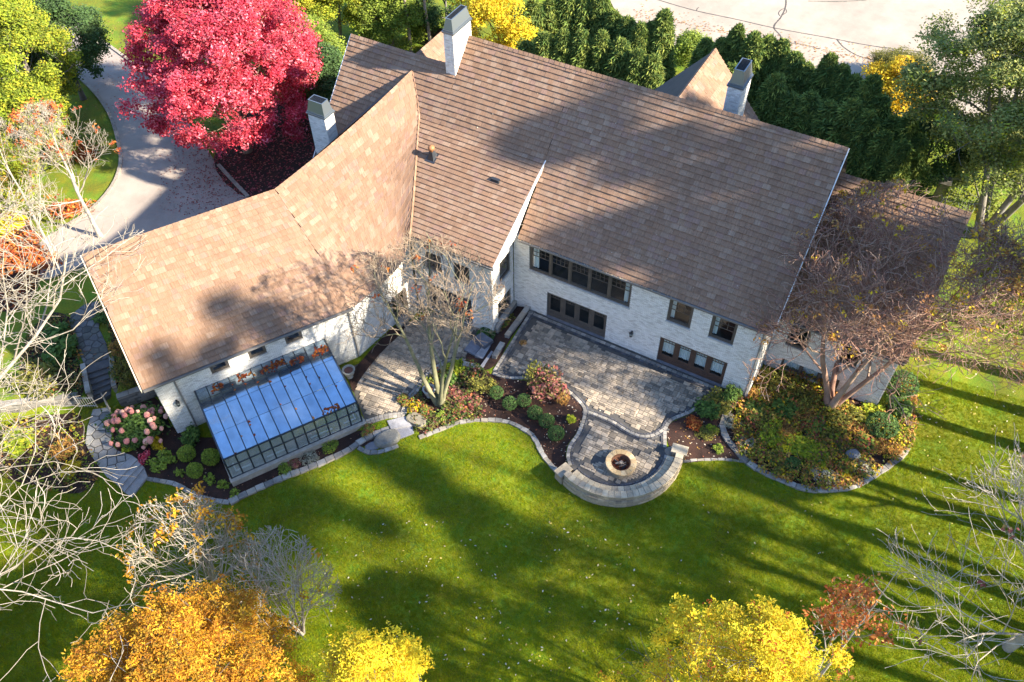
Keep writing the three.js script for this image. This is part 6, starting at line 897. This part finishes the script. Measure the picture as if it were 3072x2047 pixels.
scatterLeaves(60, () => { const L = toH(V(0, 0, 0)); const u = rr(-7, 14), y = rr(6.2, 12.8); return hw(u, y + 0.07, mv(y)); }, [0xe0d0b8, 0xc8b090], 'single pale leaves lying on the long roof slope', [0.5, 0.9]);
scatterLeaves(150, () => hw(rr(-0.7, 9), EY + 0.02, EV + 0.08 + rr(-.04, .04)), [0xd0b890, 0xb89060, 0xe0d0b0], 'leaves caught in the gutter above the window band', [0.35, 0.7]);
scatterLeaves(120, () => { const a = rnd(); return a < 0.5 ? px(rr(1600, 2100), rr(1060, 1250), 0.02) : px(rr(1110, 1290), rr(1040, 1180), TH + 0.02); }, [0xd0c0a0, 0xa88058, 0xe0d8c8], 'a few leaves lying on the patio and terrace', [0.4, 0.8]);
{
  rnd = RNG(777); const bl = new GB(), r = RNG(4); for (let i = 0; i < 7; i++) { const a = r() * 6.28, x = (r() - 0.5) * 0.16, z = (r() - 0.5) * 0.16, h = 0.035 + 0.03 * r(), l = 0.03, w = 0.007; bl.tri(V(x - w * Math.sin(a), 0, z + w * Math.cos(a)), V(x + w * Math.sin(a), 0, z - w * Math.cos(a)), V(x + l * Math.cos(a), h, z + l * Math.sin(a))); } const g = bl.build(); g.deleteAttribute('color'); g.deleteAttribute('uv');
  const spots = [], N = 150000; let guard = 0; while (spots.length < N && guard++ < N * 3) { const p = gpx(rr(-60, 3130), 1000 + 1060 * rnd() ** 0.9); const pp = { x: p.x, z: p.z }; if (p.z > -8 || behind(pp) > -0.3 || inPoly(pp, patioPoly) || inPoly(pp, terracePoly) || bedPolys.some((b, i) => i !== 5 && inPoly(pp, b)) || Math.hypot(p.x - WCX, p.z - WCZ) < 3.9) continue; const L = toH(p); if (L.u > -13 && L.u < 22 && L.v < 0) continue; spots.push(p); }
  const im = new THREE.InstancedMesh(g, leafMat({ transmission: 0.3, specularIntensity: 0.05 }), spots.length), m = new THREE.Matrix4(), q = new THREE.Quaternion(), e = new THREE.Euler(), c = new THREE.Color(), base = [new THREE.Color(0.22, 0.29, 0.007), new THREE.Color(0.265, 0.30, 0.007), new THREE.Color(0.17, 0.245, 0.009), new THREE.Color(0.32, 0.305, 0.011)];
  spots.forEach((p, i) => { e.set(0, rr(0, 6.28), 0); m.compose(p, q.setFromEuler(e), V(1, rr(0.7, 1.3), 1).multiplyScalar(rr(1.0, 1.5))); im.setMatrixAt(i, m); const k = 0.6 + 0.9 * nB(p.x * 0.05, p.z * 0.05); c.copy(pick(base)).multiplyScalar(k * rr(0.85, 1.15)); im.setColorAt(i, c); });
  im.name = 'grass'; im.userData = { kind: 'stuff', label: 'short blades of the mown lawn in front of the house', category: 'grass' }; im.castShadow = im.receiveShadow = true; scene.add(im);
}
scene.traverse((o) => { if (o.isMesh) { o.castShadow = true; o.receiveShadow = true; } });
renderer.render(scene, camera);
